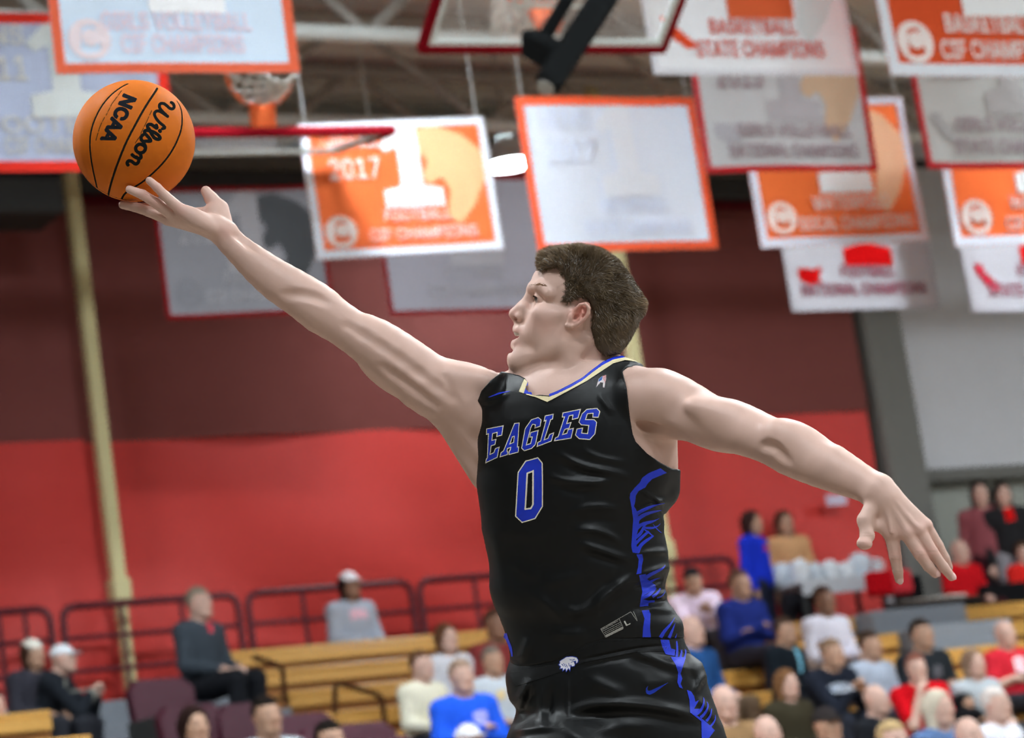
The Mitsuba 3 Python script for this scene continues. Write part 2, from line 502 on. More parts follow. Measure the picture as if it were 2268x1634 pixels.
def flat_grid(poly, step):
    """A planar polygon as triangles no longer than step."""
    parts = []
    for g in getattr(poly, 'geoms', [poly]):
        if g.area < 1e-9:
            continue
        v, f = trimesh.creation.triangulate_polygon(g, engine='earcut')
        if len(f) == 0:
            continue
        v = np.c_[v, np.zeros(len(v))]
        v, f = trimesh.remesh.subdivide_to_size(v, f, step, max_iter=12)
        parts.append(trimesh.Trimesh(v, f, process=False))
    m = join(*parts)
    a = m.vertices[m.faces]
    up = np.cross(a[:, 1] - a[:, 0], a[:, 2] - a[:, 0])[:, 2] > 0
    m.faces = np.where(up[:, None], m.faces, m.faces[:, ::-1])
    return m


def banner(label, bl, br, depth, field, border, text, one, lines, emblem=None, emblem_c=None, ratio=0.72, figure=None, top=None, bw=0.045, cords=True):
    A = at(*bl, depth)
    r = ray(*br)
    B = CAM + (A[2] - CAM[2]) / r[2] * r                       # the lower edge is level
    ux = B - A
    w = float(np.linalg.norm(ux))
    ux /= w
    h = w * ratio
    ny = np.cross(Z, ux)                                       # away from the camera
    X = np.eye(4)
    X[:3, 0], X[:3, 1], X[:3, 2], X[:3, 3] = ux, ny, Z, A
    seed = len(scene) % 17
    t = thing('banner', label, 'banner')

    def sheet(poly, off, bsdf, name, step, thick=0.0):
        m = flat_grid(poly, step)
        x, z = m.vertices[:, 0].copy(), m.vertices[:, 1].copy()
        y = ripple(x, z, w, h, seed) - off
        m.vertices = np.stack([x, y, z], 1)
        if thick:
            b = m.copy()
            b.vertices[:, 1] += thick
            b.invert()
            m = join(m, b)
        return add(name, m, bsdf, t, smooth=True, xf=X)
    full = Polygon([(0, 0), (w, 0), (w, h), (0, h)])
    b = bw * w
    inner = Polygon([(b, b), (w - b, b), (w - b, h - b), (b, h - b)])
    sheet(full, 0.0, paint(*field), 'cloth', w / 14, 0.004)
    sheet(full.difference(inner), 0.004, paint(*border), 'border', w / 14)
    if figure:
        sheet(affinity.translate(affinity.scale(FIGURE, 0.40 * w, 0.74 * h, origin=(0, 0)), 0.56 * w, 0.20 * h).intersection(inner), 0.005, paint(*figure), 'faded_picture', w / 16)
    o = affinity.translate(affinity.scale(ONE, 0.32 * w, 0.62 * h, origin=(0, 0)), 0.40 * w, 0.345 * h).intersection(inner)
    if one:
        sheet(o, 0.008, paint(*one), 'numeral', w / 16)
    for txt, u0, u1, v, hh in lines:
        if not txt:
            continue
        tm = meshkit.text_mesh(txt, hh * h, 0.002, bold=True)
        lo, hi = tm.bounds
        k = (u1 - u0) * w / (hi[0] - lo[0])
        x = u0 * w + (tm.vertices[:, 0] - lo[0]) * k
        z = v * h + tm.vertices[:, 1]
        y = ripple(x, z, w, h, seed) - 0.010 - tm.vertices[:, 2]
        tm.vertices = np.stack([x, y, z], 1)
        add('lettering', tm, paint(*text), t, xf=X)
    if emblem == 'cif':
        c = Point(0.145 * w, 0.19 * h).buffer(0.085 * w, 24)
        hole = Point(0.145 * w, 0.19 * h).buffer(0.06 * w, 24).difference(Point(0.15 * w, 0.20 * h).buffer(0.035 * w))
        sheet(c.difference(hole.intersection(Polygon([(0.1 * w, 0.1 * h), (0.19 * w, 0.12 * h), (0.17 * w, 0.28 * h), (0.12 * w, 0.26 * h)]))), 0.009, paint(*(emblem_c or text)), 'emblem', w / 16)
    elif emblem:
        e = affinity.translate(affinity.scale(EMBLEMS[emblem], 0.16 * w, 0.19 * h, origin=(0, 0)), 0.075 * w, 0.16 * h)
        sheet(e, 0.009, paint(*(emblem_c or one)), 'emblem', w / 16)
    for x in (0.04 * w, 0.96 * w):
        add('cord', tube([(x, 0, h * 0.99), (x, 0, CEIL - A[2])], 0.006, 4), 'mat_white_steel', t, xf=X)
    return t


WHITE, ORANGE, RED, GREY = (244, 248, 254), (226, 108, 60), (196, 60, 44), (168, 170, 172)
Y1, Y2, SP, TT = (0.10, 0.40, 0.80, 0.12), (0.13, 0.40, 0.575, 0.15), (0.38, 0.74, 0.245, 0.085), (0.29, 0.87, 0.11, 0.085)


def rows(a=None, y=None, sport=None, title=None, sp=SP, tt=TT):
    return [(a, *Y1), (y, *Y2), (sport, *sp), (title, *tt)]


WIDE = (0.20, 0.82, 0.245, 0.10), (0.27, 0.78, 0.115, 0.10)
banner('large pale blue and white banner with orange border at the top left above the ball', (126, 162), (666, 158), 14.0, (218, 234, 252), (236, 110, 78), (240, 222, 232), (250, 252, 255),
       rows('GIRLS', '2014', 'GIRLS VOLLEYBALL', 'CIF CHAMPIONS', *WIDE), 'cif', (240, 226, 232), bw=0.04)
banner('dull grey banner with red border and 2011 in pale figures behind the ball', (-130, 384), (398, 376), 18.6, (146, 152, 170), (178, 40, 30), (178, 176, 172), (190, 194, 192),
       rows('MENS', '2011', 'FOOTBALL', 'CIF CHAMPIONS', *WIDE), 'cif', (150, 156, 172), ratio=0.68)
banner('orange banner with white border reading MENS 2017 and FOOTBALL', (700, 578), (1115, 554), 18.9, ORANGE, (232, 238, 250), (250, 236, 232), (250, 252, 255),
       rows('MENS', '2017', 'FOOTBALL', 'CIF CHAMPIONS'), 'cif', figure=(246, 190, 140))
banner('white banner with orange border and faint print straight above the head of the player', (1192, 560), (1590, 550), 19.4, (232, 240, 254), (232, 92, 56), (228, 234, 246), (238, 244, 254),
       rows('MENS', '2017', 'WATERPOLO', 'STATE CHAMPIONS'), None, ratio=0.78, bw=0.04)
banner('white banner with red letters BASKETBALL STATE CHAMPIONS right of the glass backboard', (1447, 166), (1903, 168), 17.6, WHITE, (226, 228, 236), (206, 96, 84), (224, 104, 64),
       rows('BOYS', '2019', 'BASKETBALL', 'STATE CHAMPIONS', (0.30, 0.72, 0.25, 0.085), (0.22, 0.84, 0.11, 0.095)), 'cal', (232, 84, 50), figure=(222, 234, 238), bw=0.025)
banner('orange red banner with white border reading BASKETBALL in the top right corner', (1970, 168), (2430, 172), 17.8, (214, 84, 48), (222, 226, 234), (240, 226, 222), (240, 242, 244),
       rows('BOYS', '2018', 'BASKETBALL', 'CIF CHAMPIONS', (0.30, 0.72, 0.25, 0.10), (0.26, 0.84, 0.10, 0.10)), 'cif', figure=(232, 150, 110), bw=0.05)
banner('grey banner with dark red border and faint NATIONAL CHAMPIONS print below the white basketball banner', (1565, 384), (1948, 376), 19.8, (184, 186, 188), (178, 28, 36), (150, 134, 140), (166, 164, 168),
       rows(None, '2013', 'GIRLS VOLLEYBALL', 'NATIONAL CHAMPIONS', (0.20, 0.88, 0.24, 0.08), (0.14, 0.90, 0.10, 0.085)), 'usa', (166, 166, 172), ratio=0.76, figure=(190, 164, 138), bw=0.03)
banner('grey banner with dark red border and faint STATE CHAMPIONS print at the right edge', (2055, 374), (2440, 372), 19.9, (180, 182, 180), (176, 30, 40), (150, 134, 140), (166, 164, 164),
       rows(None, '2017', 'GIRLS VOLLEYBALL', 'STATE CHAMPIONS', (0.20, 0.88, 0.24, 0.08), (0.18, 0.86, 0.10, 0.085)), 'cal', (160, 160, 160), ratio=0.76, bw=0.03)
banner('orange banner with white border reading SOCAL CHAMPIONS half hidden below a grey banner', (1685, 550), (2056, 533), 20.6, (238, 116, 62), (230, 234, 248), (248, 226, 216), (250, 250, 252),
       rows(None, '2021', 'WATERPOLO', 'SOCAL CHAMPIONS', (0.34, 0.80, 0.235, 0.09), (0.24, 0.92, 0.10, 0.085)), 'cif', ratio=0.80, figure=(246, 196, 158))
banner('orange banner with white border cut by the right edge of the picture', (2120, 544), (2500, 532), 20.8, (232, 108, 58), (226, 230, 242), (244, 226, 220), (248, 248, 250),
       rows(None, '2021', 'WATERPOLO', 'CIF CHAMPIONS', (0.34, 0.80, 0.235, 0.09), (0.30, 0.86, 0.10, 0.085)), 'cif', ratio=0.72, figure=(236, 150, 100))
banner('pale grey banner with red numeral reading FOOTBALL NATIONAL CHAMPIONS under the orange one', (1756, 690), (2082, 683), 22.6, (190, 192, 200), (176, 178, 186), (140, 84, 100), (190, 16, 18),
       rows(None, '2015', 'FOOTBALL', 'NATIONAL CHAMPIONS', (0.36, 0.72, 0.26, 0.085), (0.08, 0.92, 0.12, 0.085)), 'usa', (190, 16, 18), bw=0.02)
banner('pale grey banner with a small red state outline at the lower right edge', (2148, 694), (2480, 686), 22.8, (192, 192, 200), (178, 178, 186), (140, 84, 100), (190, 16, 18),
       rows(None, '2015', 'FOOTBALL', 'STATE CHAMPIONS', (0.36, 0.72, 0.26, 0.085), (0.14, 0.86, 0.12, 0.085)), 'cal', (170, 30, 50), bw=0.02)
banner('dim grey banner with dark red border and 2023 behind the wrist', (370, 708), (742, 690), 22.0, (146, 148, 156), (132, 14, 20), (172, 172, 178), (168, 168, 174),
       rows(None, '2023', 'FOOTBALL', 'CIF CHAMPIONS', (0.36, 0.72, 0.26, 0.085), (0.25, 0.86, 0.12, 0.085)), 'cif', (138, 140, 148), ratio=0.76, figure=(84, 88, 92), bw=0.025)
banner('plain dim grey banner with dark red border between the arm and the head', (863, 700), (1235, 688), 22.3, (168, 168, 180), (132, 14, 20), (176, 176, 184), (178, 178, 186),
       rows(None, '2022', 'FOOTBALL', 'CIF CHAMPIONS', (0.36, 0.72, 0.26, 0.085), (0.25, 0.86, 0.12, 0.085)), None, ratio=0.76, bw=0.025)

# ------------------------------------------------------------------ raised basketball hoops, folded up under the roof
def hoop(label, left, right, depth, tilt, turn=1):
    A = at(*left, depth)
    r = ray(*right)
    B = CAM + (A[2] - CAM[2]) / r[2] * r
    ux = (B - A) / np.linalg.norm(B - A)
    w = float(np.linalg.norm(B - A))
    nn = np.cross(ux, Z)                                       # towards the camera
    e2 = math.cos(tilt) * Z + math.sin(tilt) * nn
    e3 = turn * (math.sin(tilt) * Z - math.cos(tilt) * nn)     # the side with the rim
    X = np.eye(4)
    X[:3, 0], X[:3, 1], X[:3, 2], X[:3, 3] = ux, e2, np.cross(ux, e2), A
    if np.dot(X[:3, 2], e3) < 0:
        sgn = -1.0
    else:
        sgn = 1.0
    h = w * 0.585
    t = thing('backboard', label, 'basketball hoop')
    add('glass', box(0.03, w - 0.03, 0.03, h - 0.03, -0.006, 0.006), 'mat_glass', t, xf=X)
    fr = 0.05
    add('frame', join(box(0, w, 0.0, fr, -0.02, 0.02), box(0, w, h - fr, h, -0.02, 0.02), box(0, fr, 0, h, -0.02, 0.02), box(w - fr, w, 0, h, -0.02, 0.02)), 'mat_white_steel', t, xf=X)
    pz = 0.03
    add('edge_padding', join(box(-0.025, w + 0.025, -0.045, 0.022, -pz, pz, 0.012), box(-0.035, 0.022, -0.04, 0.42, -pz, pz, 0.012), box(w - 0.022, w + 0.035, -0.04, 0.42, -pz, pz, 0.012)), 'mat_pad_red', t, xf=X, label='red edge padding')
    q = lambda a, b, c: (a, b, sgn * c)
    add('target_square', join(*[tube([q(x0, y0, 0.01), q(x1, y1, 0.01)], 0.02, 4) for x0, y0, x1, y1 in ((w / 2 - .3, .3, w / 2 + .3, .3), (w / 2 - .3, .75, w / 2 + .3, .75), (w / 2 - .3, .3, w / 2 - .3, .75), (w / 2 + .3, .3, w / 2 + .3, .75))]), 'mat_net', t, xf=X)
    add('rim_bracket', box(w / 2 - 0.075, w / 2 + 0.075, 0.09, 0.20, min(sgn * 0.01, sgn * 0.19), max(sgn * 0.01, sgn * 0.19), 0.01), 'mat_rim', t, xf=X)
    ang = np.linspace(0, 2 * math.pi, 41)
    c = 0.42
    ring = [q(w / 2 + 0.228 * math.cos(a), 0.15, c + 0.228 * math.sin(a)) for a in ang]
    add('rim', tube(ring, 0.012, 8, False), 'mat_rim', t, xf=X, smooth=True)
    cords = []
    for k in range(12):
        for s in (1, -1):
            pts = []
            for u in np.linspace(0, 1, 7):
                a = k * math.pi / 6 + s * u * math.pi / 2.4
                rr = 0.225 * (1 - u) ** 1.2 * 0.55 + 0.225 * 0.45 + 0.02 * u
                pts.append(q(w / 2 + rr * math.cos(a), 0.15 - 0.42 * u, c + rr * math.sin(a)))
            cords.append(tube(pts, 0.012, 4))
    add('net', join(*cords), 'mat_net', t, xf=X)
    return t, X, w, h, sgn


hoop('raised basketball hoop with net and red padded board edge left of the orange 2017 banner', (330, 297), (862, 290), 17.4, math.radians(-80), -1)
t, X, w, h, sgn = hoop('folded up glass backboard with red padding and black arm at the top centre', (938, 102), (1466, 103), 16.0, math.radians(58))
p0, p1 = at(1380, -70, 15.3), at(1212, 188, 15.1)


def beam(p0, p1, a, b, bevel=0.015):
    p0, p1 = np.asarray(p0, float), np.asarray(p1, float)
    L = np.linalg.norm(p1 - p0)
    x = (p1 - p0) / L
    y = np.cross(Z, x)
    y /= np.linalg.norm(y)
    M = np.eye(4)
    M[:3, 0], M[:3, 1], M[:3, 2], M[:3, 3] = x, y, np.cross(x, y), p0
    m = box(0, L, -a / 2, a / 2, -b / 2, b / 2, bevel)
    m.apply_transform(M)
    return m


add('mast', beam(p0, p1, 0.15, 0.15), 'mat_black', t)
add('brace', beam(at(1310, -90, 15.5), at(1190, 108, 15.6), 0.07, 0.07), 'mat_black', t)
add('mast_bracket', join(beam(at(1175, 95, 15.7), at(1240, 130, 15.2), 0.12, 0.16), beam(at(1290, 60, 15.4), at(1215, 150, 15.3), 0.2, 0.06)), 'mat_black', t)
add('mast_bolt', tube([at(1212, 188, 15.1), at(1208, 196, 15.08)], 0.05, 10), 'mat_steel', t)
# ------------------------------------------------------------------ the player. Modelled in "units" of D0 / FPX metres: x right, y down, z towards the camera
KU = D0 / FPX


def J(px, py, z=0.0):
    return np.array([IMG_W / 2 + (px - IMG_W / 2) * (1 - z / FPX), IMG_H / 2 + (py - IMG_H / 2) * (1 - z / FPX), z])


def to_world(v):
    v = np.asarray(v, float)
    return CAM + (D0 - v[:, 2:3] * KU) * FW + (v[:, :1] - IMG_W / 2) * KU * RT - (v[:, 1:2] - IMG_H / 2) * KU * UP


def units_mesh(m):
    """From units to the world (the frame is mirrored, so the faces are turned)."""
    return trimesh.Trimesh(to_world(m.vertices), m.faces[:, ::-1], process=False)


def ip(xs, ys):
    from scipy.interpolate import PchipInterpolator
    return PchipInterpolator(xs, ys)


# outline of the clothed trunk: y, left x, right x, half depth
TR = np.array([(800, 1140, 1400, 80), (840, 1095, 1428, 110), (870, 1070, 1444, 125), (900, 1054, 1460, 136), (950, 1050, 1478, 146), (1000, 1052, 1490, 150), (1030, 1055, 1494, 150), (1065, 1054, 1489, 148),
               (1100, 1058, 1478, 145), (1170, 1066, 1468, 138), (1200, 1072, 1473, 135), (1258, 1083, 1478, 132), (1300, 1083, 1470, 131), (1338, 1091, 1482, 132), (1372, 1106, 1508, 134),
               (1405, 1118, 1512, 137), (1447, 1128, 1515, 140), (1500, 1128, 1540, 144), (1560, 1130, 1560, 150)], float)
TH = math.radians(25)


class Stack:
    """A trunk of ellipses, turned by TH about the vertical; f is near a distance."""

    def __init__(self, tab, grow=0.0, z0=0.0):
        self.y0, self.y1 = tab[0, 0], tab[-1, 0]
        c, a, b = (tab[:, 1] + tab[:, 2]) / 2, (tab[:, 2] - tab[:, 1]) / 2 + grow, tab[:, 3] + grow
        A = np.sqrt(np.maximum(a * a - (b * math.sin(TH)) ** 2, 400)) / math.cos(TH)
        self.c, self.A, self.B = ip(tab[:, 0], c), ip(tab[:, 0], A), ip(tab[:, 0], b)
        self.z0 = z0

    def __call__(self, p):
        y = np.clip(p[:, 1], self.y0, self.y1)
        x, z = p[:, 0] - self.c(y), p[:, 2] - self.z0
        xl, zl = x * math.cos(TH) + z * math.sin(TH), -x * math.sin(TH) + z * math.cos(TH)
        A, B = self.A(y), self.B(y)
        k0 = np.sqrt((xl / A) ** 2 + (zl / B) ** 2)
        k1 = np.sqrt((xl / A ** 2) ** 2 + (zl / B ** 2) ** 2)
        d = k0 * (k0 - 1) / np.maximum(k1, 1e-9)
        return np.maximum(d, np.maximum(self.y0 - p[:, 1], p[:, 1] - self.y1))


def limb(upper, lower, n, z, trim=(0.0, 1.0)):
    """Centres and radii between two traced edges; z = function of the fraction along."""
    def walk(p):
        p = np.asarray(p, float)
        d = np.r_[0, np.cumsum(np.linalg.norm(np.diff(p, axis=0), axis=1))]
        t = np.linspace(trim[0], trim[1], n) * d[-1]
        return np.stack([np.interp(t, d, p[:, 0]), np.interp(t, d, p[:, 1])], 1)
    u, l = walk(upper), walk(lower)
    ax = np.gradient((u + l) / 2, axis=0)
    ax /= np.linalg.norm(ax, axis=1, keepdims=True)
    w = u - l
    r = np.abs(w[:, 0] * ax[:, 1] - w[:, 1] * ax[:, 0]) / 2
    c = (u + l) / 2
    zz = [z(t) for t in np.linspace(0, 1, n)]
    return [J(c[i, 0], c[i, 1], zz[i]) for i in range(n)], [r[i] * (1 - zz[i] / FPX) for i in range(n)]


BODY = Field()
# right arm, stretched to the ball
RU = [(507.5, 493), (553, 530), (627, 577.5), (682, 607), (730, 636), (763, 666), (803, 693), (847, 706), (891, 730), (943, 765), (983, 794), (1023.5, 803), (1067.5, 812.5), (1104, 827)]
RL = [(480, 544.5), (517, 585), (553, 625), (590, 660), (645, 699), (685.6, 732), (733, 757.4), (774, 787), (810.5, 818), (854.5, 856.6), (913, 908), (957, 934), (994, 952), (1024, 978)]
rc, rr = limb(RU, RL, 26, lambda t: -95 + 25 * math.sin(math.pi * t) + 25 * t)
BODY.chain(rc, rr, 4.0)
BODY.ell(J(700, 672, -70), (62, 38, 40), k=16, R=[[.87, .5, 0], [-.5, .87, 0], [0, 0, 1]])          # forearm muscle
BODY.ell(J(905, 800, -45), (95, 38, 42), k=14, R=[[.82, .57, 0], [-.57, .82, 0], [0, 0, 1]])         # biceps
BODY.ell(J(860, 830, -95), (90, 34, 44), k=14, R=[[.80, .6, 0], [-.6, .8, 0], [0, 0, 1]])           # triceps
BODY.ell(J(1030, 880, -60), (60, 66, 62), k=20)                                                    # shoulder
BODY.cone(J(1000, 925, -40), J(1068, 1000, -40), 26, 24, 18)                                         # fold of the armpit
BODY.cone(J(985, 925, -60), J(1075, 1050, -70), 26, 36, 18)
BODY.cone(J(1010, 838, -25), J(1080, 850, -10), 28, 32, 16)
BODY.cone(J(985, 835, 8), J(1022, 905, 26), 3, 3, 14, sub=True)                                    # groove before the shoulder
# left arm, swung back and towards the camera
LU = [(1377, 821), (1392, 813), (1413, 812), (1427, 816), (1450, 816.5), (1484, 830), (1519, 841), (1564, 866), (1587.5, 880), (1630, 889), (1672, 904), (1714.5, 924), (1751.5, 933.5), (1783, 949), (1836, 977), (1862.6, 989), (1905, 1018), (1944, 1045), (1972, 1058)]
LL = [(1401, 962), (1425, 970), (1450, 974), (1496, 974.5), (1532, 982), (1585, 997), (1624.5, 1003.5), (1672, 1018), (1704, 1031), (1738, 1052.5), (1788.5, 1072), (1836, 1087), (1884, 1101), (1905, 1109), (1916, 1122)]


def lz(t):
    return float(np.interp(t, [0, 0.16, 0.55, 1.0], [70, 110, 270, 430]))


lc, lr = limb(LU, LL, 26, lz)
BODY.chain(lc, lr, 4.0)
BODY.ell(J(1470, 880, 130), (70, 52, 60), k=30, R=[[.92, .38, 0], [-.38, .92, 0], [0, 0, 1]])        # deltoid
BODY.ell(J(1610, 928, 215), (95, 34, 40), k=26, R=[[.93, .34, .1], [-.34, .93, 0], [0, 0, 1]])      # biceps
BODY.ell(J(1590, 958, 180), (100, 32, 40), k=22, R=[[.95, .3, 0], [-.3, .95, 0], [0, 0, 1]])         # triceps
BODY.ell(J(1765, 985, 318), (75, 42, 42), k=26, R=[[.86, .5, 0], [-.5, .86, 0], [0, 0, 1]])          # forearm
BODY.cone(J(1412, 935, 130), J(1500, 972, 190), 18, 12, 10, sub=True)                               # hollow of the armpit
# shallow lines between the muscles, on the side towards the camera
def body_surf(px, py, z=260.0):
    z = np.array([z])
    for _ in range(60):
        z = z - np.clip(BODY(np.array([J(px, py, z[0])])) * 0.7, -6, 30)
    return float(z[0])


for line, r in (([(770, 722), (815, 748), (880, 790), (950, 842), (1000, 880)], 2.2), ([(632, 652), (662, 652), (694, 656), (722, 668)], 1.6), ([(850, 815), (905, 855), (965, 900)], 1.8), ([(1690, 988), (1712, 990), (1724, 1000), (1742, 1020)], 0.6), ([(505, 500), (530, 520), (560, 548)], 1.4), ([(1860, 1030), (1900, 1050), (1940, 1062)], 1.4)):
    q = smooth_path(np.array(line, float), 7)
    zs_ = [body_surf(x, y) for x, y in q]
    w_ = r * np.sin(np.linspace(0.25, math.pi - 0.25, 7))
    BODY.chain([J(x, y, z + 2.2) for (x, y), z in zip(q, zs_)], list(w_ * 0.5), 22, sub=True)
# trunk under the clothes
trunk = Stack(TR, -11.0)
BODY.put(trunk, (1040, 800, -260), (1560, 1560, 260), k=22)
BODY.cone(J(1458, 960, 55), J(1452, 1080, 40), 42, 50, 20)                                          # side under the left arm
# neck, shoulders
BODY.chain([J(1305, 720, 0), J(1288, 770, 0), J(1268, 830, 0), J(1262, 900, 0)], [70, 67, 72, 84], 10, squash=((0, 0, 1), 0.9))
BODY.cone(J(1330, 800, -30), J(1400, 872, 66), 36, 50, 26)
BODY.cone(J(1310, 780, -40), J(1130, 880, -80), 40, 50, 26)
BODY.cone(J(1270, 880, 40), J(1120, 890, -20), 36, 40, 24)
BODY.cone(J(1290, 880, 50), J(1410, 880, 105), 36, 44, 24)
BODY.chain([J(1298, 752, 58), J(1262, 800, 66), J(1204, 862, 62)], [15, 15, 12], 14)                 # sternomastoid
BODY.cone(J(1186, 850, 22), J(1195, 880, 35), 9, 8, 10)
BODY.ell(J(1196, 876, 70), (17, 12, 16), k=10, sub=True)                                             # pit of the neck
# pelvis
BODY.chain([J(1325, 1480, 0), J(1340, 1580, 0), J(1345, 1690, 0)], [150, 155, 150], 20, squash=((0, 0, 1), 0.8))

# ------------------------------------------------------------------ head
def both(fn):
    for s in (1, -1):
        fn(s)


def rot2(deg):
    c, s = math.cos(math.radians(deg)), math.sin(math.radians(deg))
    return [[c, s, 0], [-s, c, 0], [0, 0, 1]]


HEAD = Field()
TL = rot2(18)
HEAD.ell(J(1294, 656), (106, 92, 80), R=TL)                                  # skull
HEAD.ell(J(1243, 640), (66, 66, 66), R=TL, k=14)                             # forehead
HEAD.ell(J(1222, 715), (58, 92, 60), R=rot2(16), k=16)                       # face
HEAD.cone(J(1217, 612, 0), J(1209, 622, 0), 30, 30, 10)
HEAD.cone(J(1152, 797, -11), J(1152, 797, 11), 27, 27, 14)                   # chin
both(lambda s: HEAD.cone(J(1154, 799, 12 * s), J(1250, 765, 58 * s), 24, 26, 16))          # jaw
both(lambda s: HEAD.cone(J(1250, 765, 58 * s), J(1268, 715, 66 * s), 26, 22, 16))
both(lambda s: HEAD.ell(J(1205, 700, 50 * s), (30, 26, 24), k=16, R=rot2(25)))             # cheekbone
both(lambda s: HEAD.cone(J(1212, 700, 54 * s), J(1262, 693, 72 * s), 15, 12, 18))          # cheek arch
both(lambda s: HEAD.ell(J(1192, 732, 34 * s), (30, 34, 25), k=20, R=rot2(12)))             # cheek beside the mouth
HEAD.cone(J(1170, 745, 0), J(1160, 790, 0), 34, 28, 14)                      # mouth block
HEAD.cone(J(1178, 805, 0), J(1255, 802, 0), 22, 50, 14, squash=((0, 0, 1), 0.8))
HEAD.cone(J(1194, 826, 0), J(1235, 870, 0), 24, 50, 18)
both(lambda s: HEAD.ell(J(1228, 738, 44 * s), (44, 46, 22), k=22, R=rot2(20)))                      # under the jaw
both(lambda s: HEAD.cone(J(1180, 637, 8 * s), J(1196, 634, 44 * s), 12.5, 11, 10))         # brow ridge
both(lambda s: HEAD.cone(J(1196, 634, 44 * s), J(1216, 650, 60 * s), 11, 12, 12))
both(lambda s: HEAD.ell(J(1178, 661, 34 * s), (14, 13, 18), k=9, sub=True))                # eye socket
both(lambda s: HEAD.ell(J(1170, 672, 26 * s), (10, 12, 9), k=8, sub=True))
HEAD.cone(J(1176, 646, 0), J(1171, 660, 0), 10.5, 9, 8)                      # bridge of the nose
HEAD.cone(J(1171, 660, 0), J(1141, 692, 0), 9, 11.5, 8)
HEAD.ell(J(1138.5, 696, 0), (12, 11, 11.5), k=5)                           # tip
both(lambda s: HEAD.ell(J(1152, 701, 14 * s), (13, 9.5, 8), k=6, R=rot2(-14)))             # wings
HEAD.cone(J(1140, 706, 0), J(1150, 715, 0), 6.5, 8, 6)
both(lambda s: HEAD.cone(J(1160, 682, 12 * s), J(1170, 700, 16 * s), 12, 12, 12))
both(lambda s: HEAD.ell(J(1142, 705.5, 12.5 * s), (6.2, 4.2, 6), k=2, sub=True, R=rot2(-20)))    # nostrils
HEAD.cone(J(1152, 722, 0), J(1152, 728, 0), 13, 14, 8)                       # upper lip
both(lambda s: HEAD.chain([J(1146, 728, 3 * s), J(1150, 731, 14 * s), J(1165, 740, 28 * s)], [9.5, 8.5, 4.5], 5))
both(lambda s: HEAD.chain([J(1142, 763, 0), J(1147, 760, 14 * s), J(1165, 747, 28 * s)], [10, 9.0, 4.5], 5))
HEAD.cone(J(1150, 775, -10), J(1150, 775, 10), 13, 13, 8)
HEAD.ell(J(1134, 778, 0), (5, 4, 20), k=8, sub=True)                         # crease above the chin
HEAD.ell(J(1143, 743.5, 0), (24, 8.0, 27), k=2.0, sub=True, R=rot2(-6))     # open mouth
HEAD.ell(J(1154, 742, 0), (21, 10, 22), k=2.0, sub=True, R=rot2(-6))
both(lambda s: HEAD.ell(J(1197, 661, 34 * s), (16.2, 15.8, 16.2), k=5))      # lids
both(lambda s: HEAD.ell(J(1184, 661.0, 38 * s), (11, 5.0, 13.5), k=1.2, sub=True, R=rot2(24)))


def surf(px, py, s=1.0):
    """How far out the head's surface lies at a pixel (side s)."""
    z = np.array([130.0])
    for _ in range(60):
        z = z - np.clip(HEAD(np.array([J(px, py, z[0] * s)])) * 0.7, -6, 20)
    return float(z[0])


_e = surf(1262, 702)
_lid = [(x, y, surf(x, y)) for x, y in ((1180, 667), (1188, 671), (1198, 670))]
both(lambda s: HEAD.chain([J(x, y, (z + 1) * s) for x, y, z in _lid], [1.0, 1.6, 1.0], 5, sub=True))                   # under the eye


def ear(s):
    o = lambda x, y, d: J(x, y, (_e - 4 + d + (x - 1256) * 0.22) * s)
    HEAD.ell(o(1282, 697, 0), (35, 17, 6), R=rot2(-51), k=5)
    HEAD.chain([o(1270, 697, 5), o(1275, 684, 8), o(1285, 675, 9), o(1297, 674, 10), o(1304, 682, 10), o(1303, 694, 9), o(1294, 707, 8), o(1280, 718, 7), o(1266, 723, 6), o(1257, 721, 4)], [3.4, 3.4, 3.8, 4.2, 4.4, 4.2, 4, 4.2, 5, 6.5], 2.0)
    HEAD.ell(o(1284, 693, 11), (22, 8.5, 8), R=rot2(-51), k=3, sub=True)
    HEAD.chain([o(1290, 684, 4), o(1291, 693, 6), o(1284, 705, 6), o(1273, 713, 5)], [2.6, 3.0, 3.4, 3], 3)
    HEAD.ell(o(1275, 703, 9), (9, 6, 11), R=rot2(-40), k=2, sub=True)
    HEAD.ell(o(1265, 703, 5), (6, 8, 5), k=4)


both(ear)


class Union2:
    def __init__(self, a, b, k):
        self.a, self.b, self.k = a, b, k

    def __call__(self, p):
        a, b = self.a(p), self.b(p)
        h = np.clip(0.5 + 0.5 * (b - a) / self.k, 0, 1)
        return b * (1 - h) + a * h - self.k * h * (1 - h)


# ------------------------------------------------------------------ hands
def hand_chain(pts, rs, k=3.0):
    BODY.chain([J(*p) for p in pts], [r * (1 - p[2] / FPX) for p, r in zip(pts, rs)], k)


# right hand: palm up under the ball, the little finger nearest
hand_chain([(500, 516, -90), (470, 502, -90)], [29, 28], 6)
for base, rb in (((402, 466, -66), 15), ((385, 478, -88), 16), ((372, 484, -112), 16), ((374, 482, -136), 16)):
    BODY.cone(J(478, 504, -92 - 0.3 * (base[2] + 95) * -1), J(*base), 24, rb, 9)
BODY.ell(J(440, 488, -62), (46, 20, 17), k=10, R=rot2(33))                                              # edge of the palm
hand_chain([(402, 466, -66), (366, 434, -56), (348, 415, -50), (331, 400, -50)], [13.5, 11.2, 10, 8.8])
hand_chain([(385, 478, -88), (345, 449, -70), (316, 431, -62), (287, 419.5, -60)], [14, 12, 11, 9.2])
hand_chain([(372, 484, -112), (330, 468, -112), (298, 458, -122), (272, 453.5, -140)], [14.5, 12, 11, 9.5])
hand_chain([(374, 482, -136), (338, 466, -160), (318, 460, -182), (300, 458, -204)], [14, 12, 11, 9.5])
